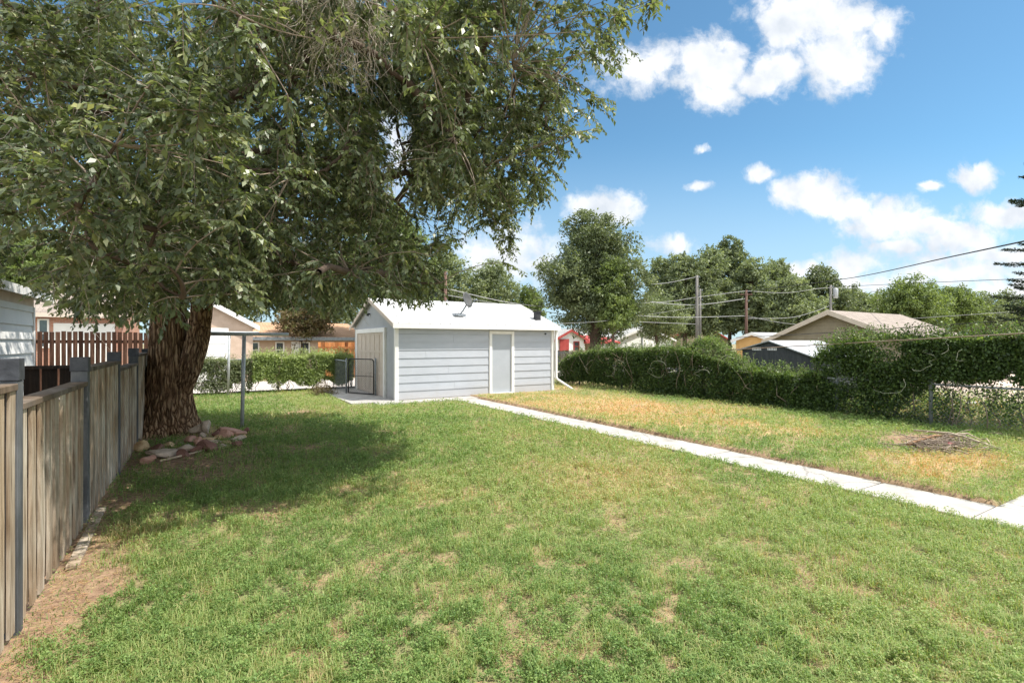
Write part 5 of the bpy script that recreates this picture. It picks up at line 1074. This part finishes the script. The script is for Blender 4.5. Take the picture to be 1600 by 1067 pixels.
while z < zp-.3:
    hw = (yl-yr)/2 if z < zl else (yl-yr)/2*(zp-z-.06)/(zp-zl); m.prism([(x0-.003, z), (x0-.03, z), (x0-.012, z+.14), (x0-.003, z+.14)], yp-hw+.03, yp+hw-.03, 'y') if False else m.add([(x0-.028, yp-hw+.03, z), (x0-.028, yp+hw-.03, z), (x0-.012, yp+hw-.03, z+.145), (x0-.012, yp-hw+.03, z+.145)], [(0, 1, 2, 3)]); z += .15
m.build('siding', M['khaki'], t)
# dark metal-roofed garden shed
x0 = 14.1; yl, yp, yr = on_x(1160, x0), on_x(1203, x0), on_x(1268, x0); zl, zp, zr = zat(546, x0, yl), zat(534, x0, yp), zat(557, x0, yr)
t = empty('metal_roof_shed', (x0+1.3, yp, 0), 'low dark shed with pale metal roof and two white vents behind the vine hedge', 'shed')
ze_ = min(zl, zr); m = MB(); m.prism([(yr, -.05), (yl, -.05), (yl, zl), (yp, zp-.01), (yr, zr)], x0, x0+2.6, 'x'); m.build('wall', M['darkshed'], t)
m = MB(); m.prism([(yr-.12, zr-.05), (yp, zp), (yl+.12, zl-.04), (yl+.12, zl-.01), (yp, zp+.03), (yr-.12, zr-.02)], x0-.08, x0+2.7, 'x'); m.build('roof', M['greymetal'], t)
for yc in (on_x(1183, x0), on_x(1207, x0)):
    m = MB(); zc = zat(545.5, x0, yc); m.box(x0-.025, yc-.13, zc-.045, x0-.003, yc+.13, zc-.034); m.box(x0-.025, yc-.13, zc+.034, x0-.003, yc+.13, zc+.045)
    for k in range(6): m.box(x0-.018, yc-.13+.05*k, zc-.034, x0-.003, yc-.13+.05*k+.028, zc+.034)
    m.build('vent', M['white'], t)

# ------------------------------------------------------------------ utility poles and lines
M['pole'] = noise_mat('pole_wood', [(.13, .12, .11), (.25, .235, .215)], 5, (1, 1, .1), .9, .4)
M['polered'] = noise_mat('red_pole_wood', [(.10, .055, .042), (.18, .11, .085)], 5, (1, 1, .1), .9, .4)
M['cable'] = noise_mat('black_cable', [(.015, .015, .016), (.03, .03, .03)], 5, rough=.6, bump=0)
M['cablegrey'] = noise_mat('grey_cable', [(.28, .28, .28), (.40, .40, .40)], 5, rough=.5, bump=0)
M['cabletan'] = noise_mat('tan_cable', [(.20, .15, .11), (.30, .23, .17)], 5, rough=.6, bump=0)
def upole(px, pytop, Y, r, label, mat, arm=None, can=False):
    q = P(px, pytop, Y); t = empty('utility_pole', (q.x, q.y, 0), label, 'utility pole', 'utility poles along the alley')
    m = MB(); r *= .8; m.tube([(q.x, q.y, -.2), (q.x, q.y, q.z*.5), (q.x, q.y, q.z)], [r*1.2, r, r*.85], 12); m.build('pole', mat, t, True)
    for k, (dz, w) in enumerate(arm or []):
        m = MB(); m.tube([(q.x-CS*w, q.y+SN*w, q.z-dz), (q.x+CS*w, q.y-SN*w, q.z-dz)], .04, 6); m.build('crossarm', mat, t)
    for dz in (.15, .9, 1.6):
        m = MB(); m.tube([(q.x, q.y-r, q.z-dz), (q.x, q.y-r-.12, q.z-dz+.02), (q.x, q.y-r-.14, q.z-dz+.1)], [.03, .05, .03], 8); m.build('insulator', M['steel'], t)
    if can: m = MB(); a = (q.x+CS*.42, q.y-SN*.42); m.tube([(*a, q.z-1.15), (*a, q.z-1.1), (*a, q.z-.35), (*a, q.z-.3), (*a, q.z-.26)], [.16, .2, .2, .17, .03], 14); m.build('transformer', M['greymetal'], t, True)
    return t
upole(1089, 431, 40, .15, 'tallest bare grey utility pole in front of the tree row', M['pole'])
upole(1094, 452, 41, .11, 'shorter grey utility pole standing tight against the tallest one', M['pole'])
upole(1166, 454, 42, .14, 'brown utility pole with a small meter box behind the dark metal shed', M['polered'], [(.35, .5)])
upole(1298, 446, 44, .13, 'utility pole carrying a grey transformer can behind the khaki garage', M['pole'], can=True)
upole(1371, 452, 60, .12, 'thin distant utility pole amid the trees right of the transformer', M['pole'], [(.3, .8)])
upole(696, 425, 27, .11, 'dark red utility pole rising behind the ridge of the grey shed', M['polered'])
def wire(pts, r, mat, label, sag=0):
    Q = [P(*p) for p in pts]; out = []
    for i in range(len(Q)-1):
        a, b, c, d = Q[max(i-1, 0)], Q[i], Q[i+1], Q[min(i+2, len(Q)-1)]
        for k in range(8): t = k/8; out.append(.5*((2*b)+(c-a)*t+(2*a-5*b+4*c-d)*t*t+(3*b-a-3*c+d)*t**3))
    out.append(Q[-1]); m = MB(); m.tube(out, r, 5); return tag(m.build('power_line', mat, None, True, loc=tuple(Q[0])), label, 'cable', 'overhead cables')
wire([(1640, 369, 11), (1480, 403, 19), (1335, 434, 30), (1215, 450, 38), (1166, 457, 42)], .022, M['cable'], 'thick black cable rising from the brown pole to the upper right edge of the sky')
wire([(1660, 434, 30), (1500, 440, 36), (1298, 449, 44)], .02, M['cable'], 'thin cable from the transformer pole to the right edge across the sky')
wire([(840, 428, 36), (960, 442, 38), (1030, 444, 39), (1089, 433, 40)], .02, M['cablegrey'], 'uppermost grey wire left of the tallest pole')
wire([(840, 434, 34), (980, 466, 37), (1080, 477, 40), (1166, 467, 42)], .026, M['cablegrey'], 'thick sagging grey wire crossing to the brown pole')
wire([(700, 452, 27), (800, 474, 30), (900, 484, 34), (1040, 496, 38), (1166, 494, 42)], .022, M['cablegrey'], 'grey wire from the red pole behind the shed to the brown pole')
wire([(840, 466, 34), (960, 474, 37), (1040, 472, 39), (1089, 465, 40), (1166, 455, 42)], .018, M['cablegrey'], 'wire crossing at mid height of the tallest pole')
wire([(700, 462, 27), (850, 487, 32), (960, 501, 36), (1089, 507, 40)], .018, M['cablegrey'], 'lowest grey wire ending on the tallest pole')
wire([(1166, 455, 42), (1230, 458, 43), (1298, 450, 44), (1371, 453, 60)], .018, M['cablegrey'], 'wire linking the brown pole to the transformer pole')
wire([(1166, 494, 42), (1230, 506, 40), (1298, 508, 38), (1400, 500, 34), (1640, 484, 25)], .016, M['cablegrey'], 'low wire running right from the brown pole over the garage roof')
wire([(1166, 498, 42), (1240, 496, 43), (1298, 478, 44)], .018, M['cablegrey'], 'drooping wire between the brown pole foot and the transformer')
wire([(1135, 547, 14), (1250, 541, 12.2), (1400, 532.5, 10.3), (1640, 519, 8.2)], .011, M['cabletan'], 'brown cable stretched low in front of the vine mass')
wire([(1150, 528, 16), (1300, 520, 15), (1450, 510, 13.5), (1640, 497, 12)], .010, M['cable'], 'dark cable passing over the top of the vine mass')
wire([(852, 510, 16.9), (880, 506, 20), (960, 500, 30), (1089, 480, 40)], .008, M['cablegrey'], 'service wire running to the right end of the grey shed')
wire([(-60, 318, 12), (60, 329, 11), (160, 338, 10)], .008, M['cable'], 'dark wire entering the elm crown from the left edge')

# ------------------------------------------------------------------ background trees
def far_tree(name, label, px, Y, pytop, wpx, mat, n=14000, leaf=(.16, .34), pybot=None, lobes=9, seed=0, trunk_r=.22, group='trees beyond the alley', conic=0, droop=0):
    rs = np.random.default_rng(seed+100); b = P(px, HY, Y); b.z = 0; t = empty(name, tuple(b), label, 'tree', group)
    zt = H+(HY-pytop)*Y/F; w = wpx*Y/F/2*(1.3 if wpx < 100 else 1.12); zb = H+(HY-(pybot or 520))*Y/F; zb = max(zb, .6); h = zt-zb
    # limb and lobe skeleton
    Ls = []
    lobes = int(lobes*1.7); n = int(n*1.35)
    for i in range(lobes):
        f = (i+.5)/lobes; an = rs.uniform(0, 6.28); wz = math.sin(math.pi*min(max(f*.85+.12, 0), 1))**.6; rr = w*wz*rs.uniform(.25, .68)*(1-conic*f)
        r = w*rs.uniform(.36, .55)*(1-.3*f); Ls.append((np.array([b.x+math.cos(an)*rr, b.y+math.sin(an)*rr, zb+r*.5+(h-r*1.45)*f]), r))
    Ls.append((np.array([b.x, b.y, zt-w*.36]), w*.36)); Ls.append((np.array([b.x, b.y, zb+h*.45]), w*.7)); Ls.append((np.array([b.x, b.y, zb+h*.2]), w*.65)); Ls.append((np.array([b.x, b.y, zb+h*.7]), w*.55))
    m = MB(); m.tube([(b.x, b.y, -.2), (b.x, b.y, zb*.6), (b.x+rs.normal(0, .2), b.y, zb+h*.3), (b.x+rs.normal(0, .3), b.y, zb+h*.75)], [trunk_r*1.25, trunk_r, trunk_r*.7, trunk_r*.25], 10, False)
    for c, r in Ls:
        s = np.array([b.x, b.y, zb*.6+(c[2]-zb*.6)*.45]); md = (s+c)/2+rs.normal(0, .2, 3); m.tube([tuple(s), tuple(md), tuple(c)], [trunk_r*.45, trunk_r*.28, trunk_r*.1], 6, False)
    m.build('trunk', M['bark2'], t, True)
    # clumps on the lobes, leaves on the clumps
    nc = 46; Cs = []; Rs = []
    for c, r in Ls:
        k = int(nc); d = unit(rs.normal(0, 1, (k, 3))); rad = rs.uniform(.55, 1.12, (k, 1)); Cs.append(c+d*rad*r*np.array([1, 1, .9])); Rs.append(np.full(k, r)*rs.uniform(.16, .34, k))
    Cs = np.concatenate(Cs); Rs = np.concatenate(Rs); wt = Rs**2; wt /= wt.sum(); ci = rs.choice(len(Cs), n, p=wt); d = unit(rs.normal(0, 1, (n, 3)))*rs.random((n, 1))**.5
    C = Cs[ci]+d*Rs[ci][:, None]*np.array([1, 1, .75]); C[:, 2] -= droop*rs.random(n)*.5; C[:, 2] = np.maximum(C[:, 2], .3)
    L = rs.uniform(*leaf, n); V, _ = leaves(C, rs.normal(0, 1, (n, 3))+np.array([0, 0, -.5-droop]), rs.normal(0, .55, (n, 3))+d*.9+np.array([0, 0, .5]), L, L*.5)
    ct = rs.uniform(.15, .75, len(Cs)); leaf_obj('crown', V, np.clip(ct[ci]+rs.normal(0, .16, n), 0, 1), mat, t); return t
far_tree('shade_tree', 'big dark round headed tree right of the shed with a thick leafy crown', 930, 32, 326, 165, M['ft_dark'], 46000, (.10, .24), 512, 15, 1, .35)
far_tree('young_tree', 'brighter green slim tree growing in front of the big dark one', 958, 30, 400, 62, M['ft_lime'], 10000, (.10, .2), 515, 9, 21, .1)
far_tree('round_tree', 'rounded light green small tree behind the white gable house', 1027, 46, 462, 78, M['ft_mid'], 12000, (.12, .26), 520, 8, 2, .15)
far_tree('poplar_tree', 'narrow grey green tree just right of the big dark one', 1032, 56, 400, 62, M['ft_mid'], 11000, (.2, .4), 525, 9, 3)
far_tree('poplar_tree', 'grey green tree with a pointed top left of the tallest pole', 1070, 54, 392, 70, M['ft_mid'], 12000, (.2, .4), 525, 9, 4)
far_tree('poplar_tree', 'full grey green tree directly behind the tallest pole', 1108, 55, 385, 80, M['ft_mid'], 14000, (.2, .4), 525, 10, 5)
far_tree('shade_tree', 'tallest tree of the row with an open dark top behind the poles', 1140, 60, 368, 74, M['ft_dark'], 14000, (.2, .42), 520, 11, 6)
far_tree('shade_tree', 'broad dull green tree behind the brown utility pole', 1178, 54, 402, 84, M['ft_mid'], 14000, (.2, .4), 525, 10, 7)
far_tree('shade_tree', 'wispy topped tree right of the brown utility pole', 1212, 58, 402, 70, M['ft_mid'], 11000, (.2, .4), 525, 10, 8)
far_tree('shade_tree', 'rounded green tree left of the transformer pole', 1238, 50, 428, 86, M['ft_mid'], 14000, (.18, .36), 528, 10, 9)
far_tree('shade_tree', 'dark tree rising behind the transformer pole', 1282, 60, 414, 76, M['ft_dark'], 13000, (.2, .4), 520, 10, 10)
far_tree('shade_tree', 'low green tree behind the left slope of the khaki garage', 1335, 70, 452, 76, M['ft_mid'], 10000, (.22, .44), 520, 8, 11)
far_tree('locust_tree', 'wide light green tree above the khaki garage roof', 1420, 46, 436, 120, M['ft_lime'], 18000, (.14, .3), 515, 12, 12)
far_tree('locust_tree', 'flat topped yellow green tree right of the wide light one', 1490, 52, 444, 66, M['ft_lime'], 10000, (.16, .3), 515, 9, 13)
far_tree('shade_tree', 'olive tree low on the skyline near the right edge', 1530, 58, 468, 80, M['ft_mid'], 10000, (.2, .4), 515, 9, 14)
far_tree('shade_tree', 'dark low tree on the skyline at the right edge', 1583, 62, 468, 80, M['ft_dark'], 10000, (.2, .4), 515, 9, 15)
far_tree('shade_tree', 'dark distant tree between the transformer and the light green tree', 1372, 75, 462, 64, M['ft_dark'], 8000, (.25, .45), 520, 8, 16)
far_tree('shade_tree', 'tall dark tree at far right beyond the frame edge of the skyline', 1680, 60, 440, 110, M['ft_dark'], 10000, (.2, .4), 515, 9, 17)
far_tree('locust_tree', 'bright feathery tree behind the shed gable and under the elm branches', 595, 30, 298, 170, M['ft_lime'], 26000, (.10, .22), 490, 13, 18, .22)
far_tree('locust_tree', 'leafy green tree left of the shed behind the orange roof', 500, 38, 372, 150, M['ft_mid'], 18000, (.12, .26), 525, 11, 19, .2)
far_tree('shade_tree', 'dense green tree just behind the red utility pole', 690, 44, 392, 120, M['ft_mid'], 15000, (.16, .32), 520, 10, 20, .2)
far_tree('shade_tree', 'light tipped tree behind the ridge of the grey shed', 765, 46, 405, 110, M['ft_mid'], 15000, (.16, .32), 520, 10, 22, .2)
far_tree('shade_tree', 'small green tree at the right end of the shed ridge', 822, 48, 448, 62, M['ft_lime'], 8000, (.16, .3), 520, 8, 23, .15)
far_tree('locust_tree', 'pale green tree behind the white shed at the left edge', 20, 26, 352, 170, M['ft_lime'], 22000, (.10, .22), 500, 11, 24, .2, group=None)
far_tree('shade_tree', 'green tree behind the picket fence and the elm crown', 130, 34, 330, 230, M['ft_mid'], 18000, (.14, .28), 495, 11, 25, .2, group=None)
far_tree('shade_tree', 'dark tree behind the elm above the tan garage', 330, 38, 330, 230, M['ft_dark'], 20000, (.14, .3), 488, 12, 26, .25, group=None)
# clump of brown stems behind the cedar fence
far_tree('small_tree', 'small tree with reddish leaves left of the cedar fence', 470, 29, 478, 80, M['ft_brown'], 5000, (.10, .2), 520, 7, 27, .12)
# spruce at the right edge
def spruce():
    c = P(1698, HY, 10.0); c.z = 0; t = empty('spruce_tree', tuple(c), 'dark spruce whose branch tips poke in at the right edge of the sky', 'tree')
    m = MB(); m.tube([(c.x, c.y, 0), (c.x, c.y, 8.0)], [.16, .02], 8); m.build('trunk', M['bark2'], t, True)
    PP = []; Cs = []; Ds = []; z = 2.2
    while z < 7.7:
        r = 1.42*(8.2-z)/5.0
        for k in range(9):
            an = RNG.uniform(0, 6.28); L_ = min(r*RNG.uniform(.55, 1.15), 1.35); a = np.array([c.x, c.y, z+RNG.uniform(-.1, .1)]); e = a+np.array([math.cos(an)*L_, math.sin(an)*L_, .02]); md = (a+e)/2+np.array([0, 0, -.13])
            pts = bez(a[None], md[None], e[None], 6)[0]; PP.append(pts); n = 700; tt = RNG.random(n)**.8; q = a*(1-tt[:, None])**2+md*2*(tt*(1-tt))[:, None]+e*(tt**2)[:, None]; q = q+RNG.normal(0, 1, (n, 3))*np.array([.08, .08, .045])*(1.2-tt[:, None]); Cs.append(q); Ds.append(np.tile(unit(e-a), (n, 1))+rnd(n, .5))
        z += .22
    V, Fq = tubes(np.array(PP), np.tile(np.linspace(.016, .004, 6), (len(PP), 1)), 4); np_mesh('branch', V, Fq, np.full(len(Fq), 4), M['twig'], t)
    C = np.concatenate(Cs); D = np.concatenate(Ds); L = RNG.uniform(.03, .06, len(C)); V, _ = leaves(C, D, rnd(len(C)), L, L*.3); leaf_obj('crown', V, RNG.random(len(C)), M['spruce'], t)
spruce()
